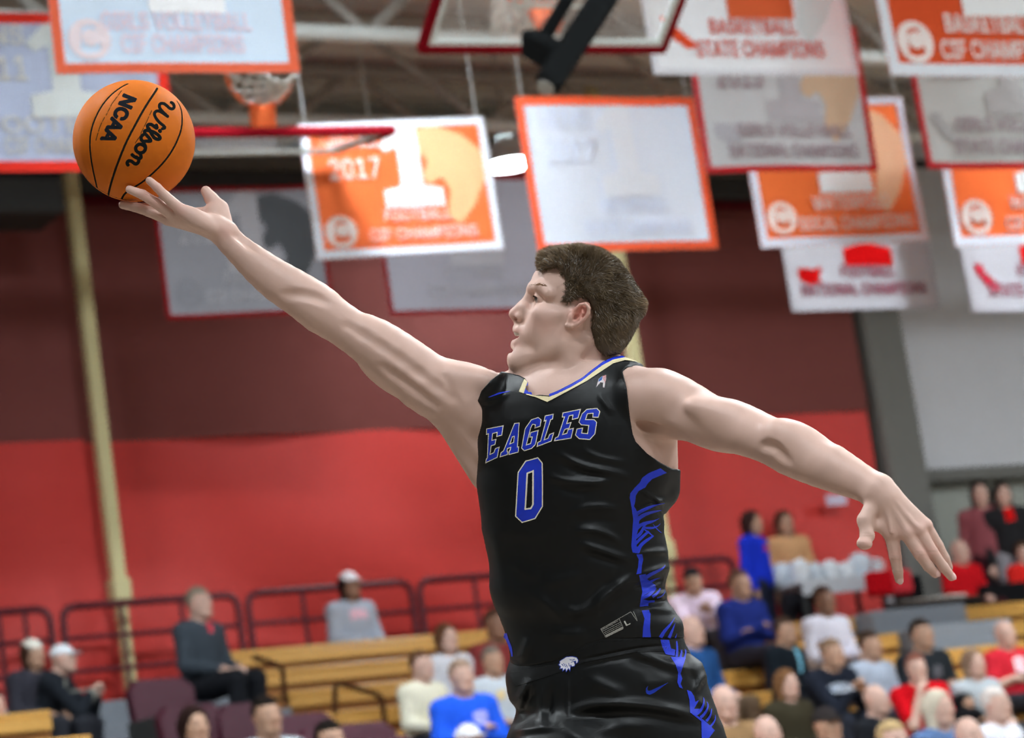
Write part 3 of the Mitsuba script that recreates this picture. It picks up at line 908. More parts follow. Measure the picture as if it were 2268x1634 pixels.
hand_chain([(497, 500, -112), (487, 462, -130), (468, 440, -138), (456, 423, -140)], [20, 18.5, 14.5, 11.5], 6)
BODY.ell(J(478, 478, -118), (30, 24, 22), k=12, R=rot2(40))                                             # ball of the thumb
BODY.cone(J(487, 470, -125), J(420, 470, -140), 15, 10, 10)
# left hand: back of the hand to the camera, fingers hanging
hand_chain([(1944, 1083, 430), (1958, 1105, 440)], [36, 36], 6)
for (bx, by, bz), rb in (((1975, 1182, 452), 19), ((2008, 1180, 462), 18), ((2034, 1173, 458), 17), ((2050, 1163, 446), 15)):
    BODY.cone(J(1958 + (bx - 2000) * 0.28, 1105, 438), J(bx, by, bz), 25, rb * 0.92, 12)
    BODY.ell(J(bx, by, bz + 6), 11, k=9)                                                               # knuckle
hand_chain([(1975, 1182, 452), (1983, 1232, 452), (1988.5, 1264, 446), (1991.5, 1283, 440)], [17, 13.4, 11.5, 9.8])
hand_chain([(2008, 1180, 462), (2036, 1226, 468), (2056, 1254, 462), (2071, 1270, 454)], [16.5, 13.4, 11.8, 10])
hand_chain([(2034, 1173, 458), (2065, 1222, 462), (2090, 1256, 456), (2107, 1277, 450)], [16, 12.8, 11.4, 9.6])
hand_chain([(2050, 1163, 446), (2078, 1206, 444), (2094, 1236, 440), (2103, 1257, 434)], [14, 10.8, 9.6, 8.0])
hand_chain([(1935, 1118, 446), (1916, 1152, 462), (1921, 1186, 474), (1912, 1203, 488)], [20, 17.0, 15, 12.5], 7)
BODY.ell(J(1915, 1204, 488), (16, 11.5, 13), k=6, R=rot2(8))
BODY.cone(J(1925, 1160, 456), J(1968, 1172, 450), 11, 12, 12)                                           # web of the thumb
for x0, y0, x1, y1 in ((1962, 1120, 1975, 1178), (1975, 1118, 2006, 1174), (1985, 1115, 2030, 1166)):     # tendons
    BODY.cone(J(x0, y0, 464), J(x1, y1, 474), 3, 3, 8)

FULL = Union2(BODY, HEAD, 20.0)
body_lo, body_hi = (236, 372, -290), (2135, 1700, 520)
body = nets(FULL, body_lo, body_hi, 2.5)
body = max(body.split(only_watertight=False), key=lambda m: len(m.faces)) if False else body
print('player body', len(body.faces))
# ------------------------------------------------------------------ jersey and shorts
class Folds:
    """Creases along traced lines; they raise or sink the cloth on the side towards the camera."""

    def __init__(self, lines):
        self.lines = [(smooth_path(np.array(p, float), 24), w, a) for p, w, a in lines]

    def __call__(self, p):
        out = np.zeros(len(p))
        xy = p[:, :2] / (1 - p[:, 2:3] / FPX) + np.array([IMG_W / 2, IMG_H / 2]) * (1 - 1 / (1 - p[:, 2:3] / FPX))
        lo, hi = xy.min(0), xy.max(0)
        front = np.clip((p[:, 2] + 60) / 80, 0, 1)
        for q, w, a in self.lines:
            if np.any(hi < q.min(0) - 3 * w) or np.any(lo > q.max(0) + 3 * w):
                continue
            best, tb = np.full(len(p), 1e9), np.zeros(len(p))
            for i in range(len(q) - 1):
                d = q[i + 1] - q[i]
                h = np.clip(((xy - q[i]) @ d) / max(d @ d, 1e-9), 0, 1)
                e = ((xy - q[i] - h[:, None] * d) ** 2).sum(1)
                t = (i + h) / (len(q) - 1)
                tb = np.where(e < best, t, tb)
                best = np.minimum(best, e)
            out += a * np.exp(-best / (w * w)) * np.clip(4.2 * tb * (1 - tb) + 0.12, 0, 1) * front
        return out


JF = Folds([
    ([(1233, 1001), (1273, 1024), (1308, 1036), (1351, 1045), (1403, 1060)], 8, 7), ([(1228, 1016), (1270, 1040), (1312, 1051), (1350, 1060)], 10, -4),
    ([(1290, 993), (1319, 1010), (1354, 1019), (1388, 1024)], 7, 4), ([(1215, 1044), (1238, 1062), (1279, 1068), (1322, 1068), (1365, 1059)], 9, 7), ([(1225, 1062), (1262, 1086), (1330, 1086)], 12, -4),
    ([(1259, 1137), (1293, 1125), (1330, 1122), (1375, 1130)], 9, 6), ([(1273, 1180), (1308, 1174), (1345, 1183), (1380, 1206)], 8, 7), ([(1270, 1160), (1310, 1150), (1370, 1160)], 10, -4),
    ([(1279, 1203), (1308, 1211), (1351, 1226), (1402, 1240)], 9, 7), ([(1285, 1222), (1325, 1234), (1390, 1254)], 11, -4),
    ([(1312, 1368), (1340, 1324), (1373, 1297), (1407, 1276)], 12, 12), ([(1300, 1352), (1325, 1308), (1360, 1280)], 12, -6),
    ([(1235, 1330), (1279, 1355), (1312, 1336), (1346, 1297)], 12, 8), ([(1165, 1410), (1160, 1444), (1146, 1464)], 9, 7), ([(1179, 1313), (1221, 1347), (1257, 1380)], 12, 6),
    ([(1325, 869), (1342, 895), (1360, 916)], 7, 4), ([(1072, 893), (1100, 882), (1128, 868)], 7, 5), ([(1130, 1240), (1160, 1265), (1200, 1275)], 14, 4), ([(1200, 1290), (1240, 1285), (1290, 1270)], 14, 5),
    ([(1478, 1102), (1450, 1120), (1405, 1136)], 8, 6), ([(1480, 1222), (1450, 1222), (1412, 1228)], 7, 6), ([(1484, 1258), (1455, 1262), (1420, 1274)], 8, 8), ([(1470, 1282), (1440, 1290), (1405, 1302)], 7, -9),
    ([(1482, 1312), (1455, 1318), (1420, 1322)], 8, 8), ([(1476, 1330), (1440, 1336), (1400, 1352)], 8, -8), ([(1440, 1105), (1462, 1130), (1475, 1155)], 6, -5), ([(1418, 1085), (1440, 1098), (1472, 1118)], 6, 5),
    ([(1500, 1352), (1470, 1350), (1430, 1345)], 9, 6), ([(1110, 940), (1150, 935), (1200, 925)], 20, 4), ([(1220, 1395), (1260, 1405), (1300, 1398)], 14, 6), ([(1095, 1170), (1105, 1240), (1118, 1310)], 14, 4),
])
jtrunk = Stack(TR, 0.0)
JER = Field()
JER.put(jtrunk, (1040, 800, -260), (1560, 1500, 260))
JER.ell(J(1030, 880, -60), (66, 72, 68), k=20)
JER.cone(J(1010, 838, -15), J(1080, 850, 10), 33, 40, 16)
JER.cone(J(1330, 800, -30), J(1400, 872, 66), 44, 58, 24)
JER.cone(J(1310, 780, -40), J(1130, 880, -80), 47, 58, 24)
JER.cone(J(1270, 880, 40), J(1110, 890, -20), 44, 50, 24)
JER.cone(J(1290, 880, 50), J(1410, 880, 105), 44, 54, 24)
JER.ell(J(1430, 880, 110), (66, 62, 66), k=20)
JER.cone(J(1458, 960, 55), J(1452, 1080, 40), 49, 54, 16)
JER.cone(J(1380, 830, 0), J(1410, 822, -40), 30, 20, 14)


class Prism:
    """A picture-plane outline (in the player's plane, perspective removed) through all depths."""

    def __init__(self, pts):
        self.p = np.array(pts, float)

    def __call__(self, p):
        s = 1 - p[:, 2:3] / FPX
        xy = (p[:, :2] - np.array([IMG_W / 2, IMG_H / 2])) / s + np.array([IMG_W / 2, IMG_H / 2])
        a, b = self.p, np.roll(self.p, -1, 0)
        d2, ins = np.full(len(xy), 1e18), np.zeros(len(xy), bool)
        for u, v in zip(a, b):
            e = v - u
            h = np.clip(((xy - u) @ e) / (e @ e), 0, 1)
            d2 = np.minimum(d2, ((xy - u - h[:, None] * e) ** 2).sum(1))
            c = (u[1] > xy[:, 1]) != (v[1] > xy[:, 1])
            ins ^= c & (xy[:, 0] < (v[0] - u[0]) * (xy[:, 1] - u[1]) / (v[1] - u[1] + 1e-12) + u[0])
        return np.where(ins, -1, 1) * np.sqrt(d2)


HOLE_L = Prism([(1700, 792), (1428, 800), (1424, 814), (1413, 811.5), (1392, 812.5), (1379, 822), (1388, 860), (1394, 917), (1401, 960), (1408, 978), (1434, 1005), (1466, 1026), (1489, 1038), (1560, 1044), (1700, 1060)])
HOLE_R = Prism([(1108, 826), (1086, 843), (1066, 866), (1054, 898), (1050, 950), (1053, 1000), (1056, 1036), (1040, 1070), (800, 1070), (800, 700), (1108, 700)])
NECK = Prism([(1164, 838), (1158, 868), (1178, 876), (1196, 874), (1216, 876), (1233, 868), (1262, 853), (1289, 838), (1311, 820), (1336, 802), (1359, 793), (1385, 791), (1414, 800), (1440, 822), (1480, 700), (1080, 700), (1110, 822), (1150, 831)])
HEM = Prism([(1000, 1600), (1118, 1500), (1137, 1482), (1165, 1476), (1232, 1463), (1270, 1442), (1297, 1427), (1335, 1415), (1440, 1412), (1530, 1413), (1700, 1420), (1700, 1700), (1000, 1700)])


def jersey_f(p):
    d = JER(p)
    n = np.abs(d) < 26
    if n.any():
        d[n] -= JF(p[n])
    out = np.array(d)
    n = d < 30
    if n.any():
        out[n] = _cut(p[n], d[n])
    return out


def _cut(p, d):
    hl = HOLE_L(p)
    hl = np.maximum(hl, -95 - p[:, 2])            # the back of the armhole stays covered
    return np.maximum(np.maximum(np.maximum(d, -hl), -HOLE_R(p)), np.maximum(-NECK(p), -HEM(p)))


jersey = nets(jersey_f, (1020, 770, -250), (1560, 1500, 260), 2.8)

# shorts with a waistband; the trunk goes on into two legs
SH = np.array([(1380, 1112, 1500, 134), (1410, 1128, 1512, 138), (1440, 1132, 1524, 142), (1465, 1130, 1553, 150), (1500, 1120, 1562, 156), (1530, 1122, 1571, 160), (1555, 1128, 1580, 163), (1574, 1142, 1586, 163), (1600, 1138, 1597, 165),
               (1634, 1124, 1606, 168), (1700, 1108, 1625, 172), (1800, 1095, 1640, 175), (1900, 1085, 1650, 175)], float)
SF = Folds([
    ([(1400, 1441), (1440, 1456), (1490, 1470), (1545, 1487)], 10, 9), ([(1395, 1458), (1440, 1475), (1500, 1492)], 12, -6), ([(1262, 1575), (1310, 1562), (1400, 1560), (1500, 1575), (1556, 1596)], 12, 12), ([(1270, 1596), (1330, 1582), (1420, 1580), (1520, 1604)], 14, -8),
    ([(1204, 1520), (1198, 1560), (1196, 1610)], 8, 6), ([(1222, 1510), (1220, 1560), (1214, 1610)], 7, -5), ([(1257, 1500), (1257, 1540), (1257, 1585)], 4, 4), ([(1170, 1500), (1160, 1530), (1140, 1560)], 9, 9), ([(1180, 1530), (1168, 1560), (1150, 1585)], 9, -8),
    ([(1420, 1520), (1460, 1512), (1490, 1512)], 16, 5), ([(1300, 1500), (1340, 1520), (1390, 1540)], 14, 6), ([(1130, 1620), (1180, 1612), (1240, 1608)], 10, 8), ([(1300, 1630), (1360, 1612), (1440, 1612)], 14, 6),
    ([(1564, 1490), (1550, 1510), (1540, 1535)], 7, 6), ([(1545, 1545), (1570, 1575), (1590, 1610)], 8, 5), ([(1520, 1450), (1530, 1490), (1545, 1520)], 8, -5), ([(1280, 1462), (1340, 1450), (1410, 1436), (1480, 1430)], 4, -4), ([(1285, 1478), (1345, 1465), (1415, 1450)], 4, -3),
    ([(1240, 1600), (1300, 1640), (1380, 1660)], 16, 8),
])
sh_trunk = Stack(SH, 0.0)
SHO = Field()
SHO.put(sh_trunk, (1080, 1380, -260), (1660, 1900, 260))
SHO.cone(J(1450, 1700, 20), J(1500, 1960, 20), 165, 150, 20)
SHO.cone(J(1290, 1690, 60), J(1200, 1900, 210), 150, 140, 20)


def shorts_f(p):
    d = SHO(p)
    n = np.abs(d) < 26
    if n.any():
        d[n] -= SF(p[n])
    top = 1395 - p[:, 1]
    return np.maximum(d, top)


shorts = nets(shorts_f, (1020, 1385, -260), (1690, 2110, 380), 3.4)
print('jersey', len(jersey.faces), 'shorts', len(shorts.faces))


# ------------------------------------------------------------------ prints: outlines laid onto the cloth along the line of sight from the front
class Front:
    """How near the cloth comes in each small square of the picture: a start for laying prints on it."""

    def __init__(self, mesh, f, step=4.0):
        v = mesh.vertices
        k = 1 - v[:, 2] / FPX
        xy = np.stack([(v[:, 0] - IMG_W / 2) / k + IMG_W / 2, (v[:, 1] - IMG_H / 2) / k + IMG_H / 2], 1)
        self.f, self.step, self.lo = f, step, xy.min(0) - 3 * step
        n = ((xy.max(0) + 3 * step - self.lo) / step).astype(int) + 1
        self.g = np.full(n, -300.0)
        c = ((xy - self.lo) / step).astype(int)
        np.maximum.at(self.g, (c[:, 0], c[:, 1]), v[:, 2])
        from scipy.ndimage import maximum_filter
        self.g = np.where(self.g > -299, self.g, maximum_filter(self.g, 3))

    def start(self, xy):
        c = np.clip(((xy - self.lo) / self.step).astype(int), 0, np.array(self.g.shape) - 1)
        return self.g[c[:, 0], c[:, 1]]


def drape(front, xy, off=0.9):
    xy = np.asarray(xy, float)
    z = front.start(xy) + 3.0
    for _ in range(9):
        p = np.stack([IMG_W / 2 + (xy[:, 0] - IMG_W / 2) * (1 - z / FPX), IMG_H / 2 + (xy[:, 1] - IMG_H / 2) * (1 - z / FPX), z], 1)
        z = np.where(z > -240, z - np.clip((front.f(p) - off) * 0.85, -8, 25), z)
    return np.stack([IMG_W / 2 + (xy[:, 0] - IMG_W / 2) * (1 - z / FPX), IMG_H / 2 + (xy[:, 1] - IMG_H / 2) * (1 - z / FPX), z], 1)


def decal(name, poly, f, bsdf, parent, step=6.0, off=0.9, **kw):
    m = flat_grid(poly, step)
    q = drape(f, m.vertices[:, :2], off)
    ok = q[:, 2] > -200
    keep = ok[m.faces].all(1)
    e = q[m.faces]
    keep &= np.ptp(e[:, :, 2], axis=1) < 40
    g = trimesh.Trimesh(q, m.faces[keep], process=False)
    # towards the camera: in units x right, y down, z near; after the turn of units_mesh the faces look outward
    g.faces = g.faces[:, ::-1]
    g.remove_unreferenced_vertices()
    return add(name, units_mesh(g), bsdf, parent, smooth=True, **kw)


def pts(lst, ox, oy, s):
    return [(ox + x / s, oy + y / s) for x, y in lst]


def stroke(lst, ws):
    """A ribbon along a path with widths at its points."""
    p = smooth_path(np.array(lst, float), 16)
    w = np.interp(np.linspace(0, 1, 16), np.linspace(0, 1, len(ws)), ws) / 2
    t = np.gradient(p, axis=0)
    t /= np.linalg.norm(t, axis=1, keepdims=True)
    n = np.stack([-t[:, 1], t[:, 0]], 1)
    return Polygon(np.vstack([p + n * w[:, None], (p - n * w[:, None])[::-1]])).buffer(0)


FJ, FS = Front(jersey, jersey_f), Front(shorts, shorts_f)
FC = Front(jersey, lambda p: JER(p) - JF(p))
FB = Front(jersey, lambda p: np.minimum(JER(p), FULL(p)))
# ------------------------------------------------------------------ the player put together
mat('mat_jersey', (0.0040, 0.0048, 0.0052), 0.46, 0.24)
mat('mat_jersey_dark', (0.0045, 0.005, 0.0052), 0.6, 0.2)
mat('mat_blue', (0.012, 0.035, 0.52), 0.5, 0.35)
mat('mat_cream', (0.70, 0.62, 0.38), 0.6, 0.2)
mat('mat_print_white', (0.74, 0.70, 0.58), 0.6, 0.2)
scene['mat_skin'] = {'type': 'principled', 'base_color': {'type': 'mesh_attribute', 'name': 'vertex_color'}, 'roughness': 0.48, 'specular': 0.30}
SKIN = np.array([0.57, 0.382, 0.315])


def skin_and_shade_colors(v):
    """Warm and pink patches of the skin, plus shade painted into hollows and creases; v in units."""
    c = np.tile(SKIN, (len(v), 1))
    q = v * 0.02
    c *= (1 + 0.10 * (meshkit.fbm(q, 3) - 0.5))[:, None]

    def spot(x, y, z, r, col, k):
        g = k * np.exp(-(((v - J(x, y, z)) / np.asarray(r, float)) ** 2).sum(1))
        c[:] = c * (1 - g[:, None]) + np.array(col) * g[:, None]
    pink, red, brown = (0.62, 0.34, 0.29), (0.58, 0.20, 0.15), (0.40, 0.24, 0.17)
    for s in (1, -1):
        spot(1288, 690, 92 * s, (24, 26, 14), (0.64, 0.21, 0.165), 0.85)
        spot(1270, 703, 84 * s, (5, 4, 9), (0.16, 0.05, 0.035), 0.8)  # painted shade inside the ear canal
        spot(1262, 735, 80 * s, (26, 14, 26), (0.52, 0.28, 0.21), 0.5)
        spot(1205, 715, 60 * s, (30, 26, 24), pink, 0.55)
        spot(1180, 662, 36 * s, (12, 8, 20), (0.46, 0.27, 0.22), 0.5)
        spot(1150, 732, 16 * s, (12, 4.5, 16), (0.56, 0.27, 0.23), 0.6)
        spot(1148, 762, 14 * s, (14, 7, 18), (0.58, 0.30, 0.26), 0.6)
        spot(1141, 707, 10 * s, (6, 4, 5), (0.25, 0.09, 0.06), 0.8)  # painted shade inside the nostrils
    spot(1138, 697, 0, (16, 14, 20), (0.62, 0.33, 0.28), 0.7)
    spot(1140, 748, 0, (16, 8, 24), (0.28, 0.08, 0.06), 0.6)
    for x, y, z in ((1975, 1182, 452), (2008, 1180, 462), (2034, 1173, 458), (2050, 1163, 446), (1983, 1232, 460), (2036, 1226, 474), (2065, 1222, 468), (402, 466, -60), (348, 415, -42), (320, 430, -52), (1992, 1288, 445), (2072, 1272, 458), (2107, 1277, 456), (1915, 1208, 494), (345, 450, -60), (500, 516, -70)):
        spot(x, y, z, (17, 17, 20), (0.62, 0.32, 0.27), 0.45)
    for x, y, z, a in ((1983, 1232, 466, 0), (1983, 1238, 466, 0), (2036, 1222, 482, -12), (2037, 1228, 482, -12), (2065, 1220, 474, -12), (1921, 1180, 488, -5), (1921, 1186, 490, -5), (1989, 1265, 456, 0)):
        spot(x, y, z, (10, 1.7, 14), (0.40, 0.25, 0.19), 0.55)  # shade of the finger creases, painted as thin dark lines
    spot(1425, 950, 120, (30, 26, 60), (0.36, 0.22, 0.15), 0.55)  # painted shade in the hollow of the armpit
    spot(1005, 900, 20, (22, 40, 50), (0.50, 0.32, 0.25), 0.35)  # painted shade along the groove before the shoulder
    return np.clip(c, 0.01, 1)


P = thing('person', 'basketball player in a black sleeveless jersey numbered 0 stretching up with the ball', 'person')
bm = units_mesh(body)
add('body', bm, 'mat_skin', P, smooth=True, color=skin_and_shade_colors(body.vertices))
jk = add('jersey', units_mesh(jersey), 'mat_jersey', P, smooth=True, label='sleeveless black jersey with blue lettering')
sk = add('shorts', units_mesh(shorts), 'mat_jersey', P, smooth=True, label='black shorts with blue side print')

# lettering
LT = lambda l: pts(l, 1030, 780, 4.085)
letters = [
    LT([(192, 690), (350, 660), (335, 752), (282, 768), (287, 728), (253, 738), (247, 792), (285, 782), (274, 838), (240, 848), (230, 918), (258, 905), (272, 868), (314, 852), (294, 953), (182, 1006), (188, 965), (198, 955), (208, 742), (190, 748)]),
    LT([(445, 640), (494, 635), (478, 852), (490, 850), (484, 906), (392, 930), (397, 888), (405, 884), (408, 866), (388, 872), (383, 895), (392, 898), (386, 928), (312, 952), (322, 905), (345, 890)]),
    LT([(597, 607), (663, 585), (693, 610), (682, 672), (628, 690), (632, 658), (612, 655), (596, 690), (560, 832), (590, 822), (603, 770), (580, 772), (592, 722), (668, 700), (640, 835), (605, 872), (535, 895), (508, 868), (540, 690)]),
    LT([(722, 572), (803, 555), (795, 605), (778, 612), (722, 785), (748, 775), (762, 740), (808, 722), (783, 806), (646, 858), (655, 812), (680, 800), (728, 622), (710, 630)]),
    LT([(882, 545), (1050, 510), (1025, 598), (965, 612), (972, 572), (945, 578), (925, 640), (965, 630), (945, 690), (905, 700), (888, 738), (918, 730), (930, 695), (985, 683), (962, 780), (803, 805), (815, 770), (838, 762), (895, 588), (875, 590)]),
    LT([(1100, 512), (1195, 503), (1224, 535), (1208, 592), (1150, 590), (1155, 555), (1110, 560), (1095, 605), (1170, 605), (1195, 632), (1178, 740), (1130, 793), (1030, 785), (995, 750), (1010, 690), (1068, 680), (1060, 728), (1105, 732), (1115, 665), (1050, 660), (1025, 632), (1055, 555)]),
]
a_hole = Polygon(LT([(431, 768), (441, 764), (436, 812), (412, 822)]))
for i, l in enumerate(letters):
    out = Polygon(l).buffer(0)
    inn = out.buffer(-1.9, join_style=2)
    if i == 1:
        out, inn = out.difference(a_hole), inn.difference(a_hole.buffer(1.9, join_style=2))
    decal('letter_outline', out.difference(inn.buffer(-0.4)), FJ, 'mat_print_white', jk, 5, 0.8, label='cream outline of a letter')
    decal('letter', inn, FJ, 'mat_blue', jk, 5, 1.0, label='blue slab letter')
zo = Polygon(LT([(545, 980), (660, 948), (703, 1000), (706, 1200), (705, 1395), (637, 1508), (515, 1545), (452, 1485), (475, 1085)]))
zi = Polygon(LT([(570, 1100), (608, 1085), (607, 1375), (590, 1405), (553, 1410)]))
ring = zo.buffer(-2.6, join_style=2).difference(zi.buffer(3.6, join_style=2))
decal('number_outline', zo.difference(zi).difference(ring.buffer(-0.4)), FJ, 'mat_print_white', jk, 6, 0.8, label='cream outline of the number')
decal('number', ring, FJ, 'mat_blue', jk, 6, 1.0, label='blue number 0')

# side print of the jersey
C4 = lambda l: pts(l, 1360, 1020, 3.889)
spine = Polygon(C4([(400, 65), (455, 105), (330, 158), (288, 200), (270, 230), (212, 262), (188, 300), (182, 360), (172, 390), (200, 440), (218, 500), (212, 580), (190, 660), (195, 740), (240, 740), (215, 800), (160, 790), (148, 740), (165, 500), (150, 400), (135, 320), (140, 280), (180, 230), (220, 190), (245, 145), (300, 105)])).buffer(0)


def f4(l, ws):
    return stroke(C4(l), np.array(ws) / 3.889)


up_ = unary_union([spine] + [f4(l, w) for l, w in (
    ([(185, 465), (235, 435), (300, 405), (355, 385), (437, 367)], (34, 30, 26, 14, 3)), ([(185, 530), (250, 472), (330, 443), (410, 427)], (34, 34, 24, 4)), ([(180, 605), (250, 545), (312, 528), (390, 495)], (34, 30, 24, 3)),
    ([(180, 665), (245, 595), (262, 560), (320, 535)], (30, 26, 18, 10)), ([(255, 575), (310, 580), (362, 570), (400, 540)], (16, 22, 14, 3)), ([(258, 590), (300, 620), (335, 650)], (12, 14, 8)), ([(335, 545), (372, 590), (410, 622)], (4, 10, 4)),
    ([(180, 720), (245, 655), (300, 608)], (26, 26, 20)), ([(205, 780), (240, 720), (290, 680), (340, 645)], (34, 30, 26, 14)))])
lo_ = unary_union([Polygon(C4([(192, 806), (243, 806), (252, 850), (240, 900), (236, 972), (192, 978), (206, 920), (212, 850)])), Polygon(C4([(215, 985), (275, 975), (270, 1010), (362, 1075), (345, 1110), (255, 1160), (242, 1190), (300, 1205), (295, 1250), (220, 1258), (232, 1180), (244, 1130)])).buffer(0)] + [f4(l, w) for l, w in (
    ([(262, 1018), (340, 968), (410, 932), (442, 898)], (34, 30, 22, 4)), ([(290, 1062), (340, 1030), (400, 1008)], (26, 18, 3)), ([(240, 1180), (310, 1148), (355, 1090)], (30, 28, 26)), ([(330, 1172), (380, 1132), (398, 1098)], (26, 20, 14)), ([(370, 1182), (420, 1158), (440, 1118)], (12, 10, 3)), ([(230, 1220), (350, 1210)], (26, 18)))]
    + [Polygon(C4([(240, 1290), (300, 1285), (315, 1320), (310, 1440), (318, 1520), (245, 1520), (250, 1440), (262, 1360), (245, 1310)]))])
decal('side_print', up_, FJ, 'mat_blue', jk, 6, 1.0, label='blue wing print on the side')
decal('side_print', lo_, FJ, 'mat_blue', jk, 6, 1.0, label='blue wing print below it')
D4 = lambda l: pts(l, 1040, 1180, 3.598)


def d4(l, ws):
    return stroke(D4(l), np.array(ws) / 3.598)


decal('hem_print', unary_union([d4([(1522, 834), (1560, 775), (1590, 740), (1636, 672)], (30, 26, 18, 2)), d4([(1590, 836), (1610, 790), (1640, 715)], (26, 20, 2)), d4([(1640, 836), (1652, 800)], (10, 2))]), FJ, 'mat_blue', jk, 5, 1.0)
decal('side_print', unary_union([d4([(285, 800), (300, 850), (322, 905), (338, 985)], (26, 22, 24, 10)), d4([(270, 820), (310, 870)], (10, 14))]), FJ, 'mat_blue', jk, 5, 1.0)
decal('chest_mark', Polygon(LT([(208, 408), (240, 392), (310, 362), (400, 350), (410, 353), (330, 372), (270, 392), (225, 406)])), FJ, 'mat_blue', jk, 6, 1.2, label='thin blue curved mark')
# collar
inner = [(1164, 868.5), (1180, 874), (1196, 872.5), (1216, 872.5), (1233, 866), (1262.5, 851), (1289.5, 836), (1311.5, 818), (1336, 800), (1359, 790), (1378, 787)]
mid_ = [(1166, 871.5), (1188, 876), (1206, 877), (1217, 878.4), (1233, 872.2), (1262.5, 858), (1289.5, 842.5), (1311.5, 825), (1333.5, 809), (1358, 796), (1385, 790.5)]
outer = [(1164.6, 873.5), (1186.7, 879.5), (1212, 890), (1233, 879), (1265, 862), (1299, 843.6), (1328.6, 824), (1358, 804.5), (1385, 797), (1414, 801)]


def band(a, b):
    return Polygon(list(a) + list(b)[::-1]).buffer(0)


decal('collar_band', band(mid_, outer), FC, 'mat_cream', jk, 5, 2.4, label='cream band of the collar')
decal('collar_band', band(inner[3:], mid_[3:]), FC, 'mat_blue', jk, 5, 2.4, label='blue band of the collar')
decal('collar_band', Polygon([(1161, 838.5), (1149, 867), (1160, 871), (1168, 845)]), FB, 'mat_cream', jk, 5, 2.0)
decal('collar_band', Polygon([(1169, 846), (1160, 871), (1178, 874), (1177, 852)]), FB, 'mat_blue', jk, 5, 1.6)
# small flag on the shoulder
fl = [(1290, 855), (1296, 847), (1303, 836), (1312, 829), (1318, 828), (1342, 831)]
FLG = lambda l: pts(l, 1030, 780, 4.085)
decal('flag_patch', Polygon(FLG([(1210, 240), (1240, 215), (1275, 205), (1278, 240), (1270, 265), (1262, 320), (1246, 315), (1250, 275), (1225, 272), (1186, 316), (1200, 270)])), FJ, paint(206, 198, 200), jk, 4, 1.2, label='small striped flag patch')
for k in range(5):
    o = k * 13
    decal('flag_stripe', stroke(FLG([(1240 + o * 0.5, 222 + o), (1258 + o * .2, 215 + o), (1277 - o * .15, 214 + o)]), np.array((6, 6, 6)) / 4.085), FJ, paint(176, 44, 52), jk, 4, 1.7)
decal('flag_field', Polygon(FLG([(1212, 242), (1238, 218), (1246, 222), (1236, 250), (1208, 268)])), FJ, paint(58, 96, 160), jk, 4, 1.8)
# size label at the hem
LB = lambda l: pts(l, 1040, 1180, 3.598)
decal('size_label', Polygon(LB([(1045, 765), (1285, 628), (1335, 700), (1210, 770), (1085, 832)])), FJ, 'mat_jersey_dark', jk, 5, 1.2, label='black woven size label')
decal('label_print', unary_union([LineString(LB(l)).buffer(0.5) for l in ([(1045, 765), (1285, 628), (1335, 700)], [(1190, 680), (1225, 755)], [(1045, 765), (1085, 832)], [(1062, 782), (1200, 712)], [(1070, 795), (1206, 725)], [(1076, 806), (1210, 738)], [(1305, 625), (1335, 690)])] + [Polygon(LB([(1080, 815), (1220, 745), (1226, 765), (1090, 832)]))]), FJ, paint(150, 148, 142), jk, 4, 1.7)
lx, ly = np.array(LB([(1052, 776)])[0]), None


def text_poly(txt, p0, ux, h, bold=True, shear=0.0):
    """Lettering as an outline: starts at p0 (pixels), runs along ux (pixels for the whole text)."""
    m = meshkit.text_mesh(txt, 1.0, 0.1, bold)
    f = m.faces[np.abs(m.face_normals[:, 2]) > 0.9]
    f = f[m.vertices[f][:, :, 2].mean(1) > 0.05]
    v = m.vertices[:, :2].copy()
    lo, hi = v.min(0), v.max(0)
    ux = np.asarray(ux, float)
    uy = np.array([ux[1], -ux[0]]) / np.linalg.norm(ux) * h
    if np.ndim(shear):
        uy = np.asarray(shear, float)
    q = np.asarray(p0) + ((v - lo) / (hi - lo))[:, :1] * ux + ((v - lo) / (hi - lo))[:, 1:] * uy
    return unary_union([Polygon(q[t]).buffer(0.02) for t in f])


decal('label_print', text_poly('ENGINEERED', LB([(1054, 778)])[0], np.array([1186 - 1054, 702 - 778]) / 3.598, 5.0), FJ, paint(150, 148, 142), jk, 4, 1.7)
decal('label_print', text_poly('L', LB([(1248, 742)])[0], np.array([36, -18]) / 3.598, 12), FJ, paint(190, 188, 180), jk, 4, 1.7)

# shorts: waistband, emblem, print
wl = [(1128, 1490), (1165, 1484), (1232, 1469), (1270, 1450), (1297, 1433), (1335, 1421), (1440, 1416), (1512, 1416)]
wu = [(1140, 1520), (1175, 1510), (1240, 1488), (1296, 1466), (1410, 1444), (1500, 1440), (1530, 1446)]
decal('waistband', band(wl, wu), FS, 'mat_jersey_dark', sk, 8, 1.4)
EH = lambda l: pts(l, 1040, 1180, 3.598)
eagle = Polygon(EH([(735, 1010), (770, 988), (815, 984), (852, 992), (866, 1012), (862, 1032), (848, 1040), (846, 1020), (832, 1030), (840, 1045), (835, 1062), (815, 1064), (806, 1050), (800, 1100), (788, 1078), (770, 1106), (764, 1080), (742, 1100), (742, 1078), (720, 1082), (726, 1062), (708, 1050), (722, 1038), (716, 1024)])).buffer(0)
decal('emblem_edge', eagle.buffer(1.0), FS, paint(40, 62, 150), sk, 4, 2.2, label='blue outline of the eagle head emblem')
decal('emblem', eagle.buffer(-0.5), FS, paint(226, 226, 236), sk, 4, 2.8, label='white eagle head emblem')
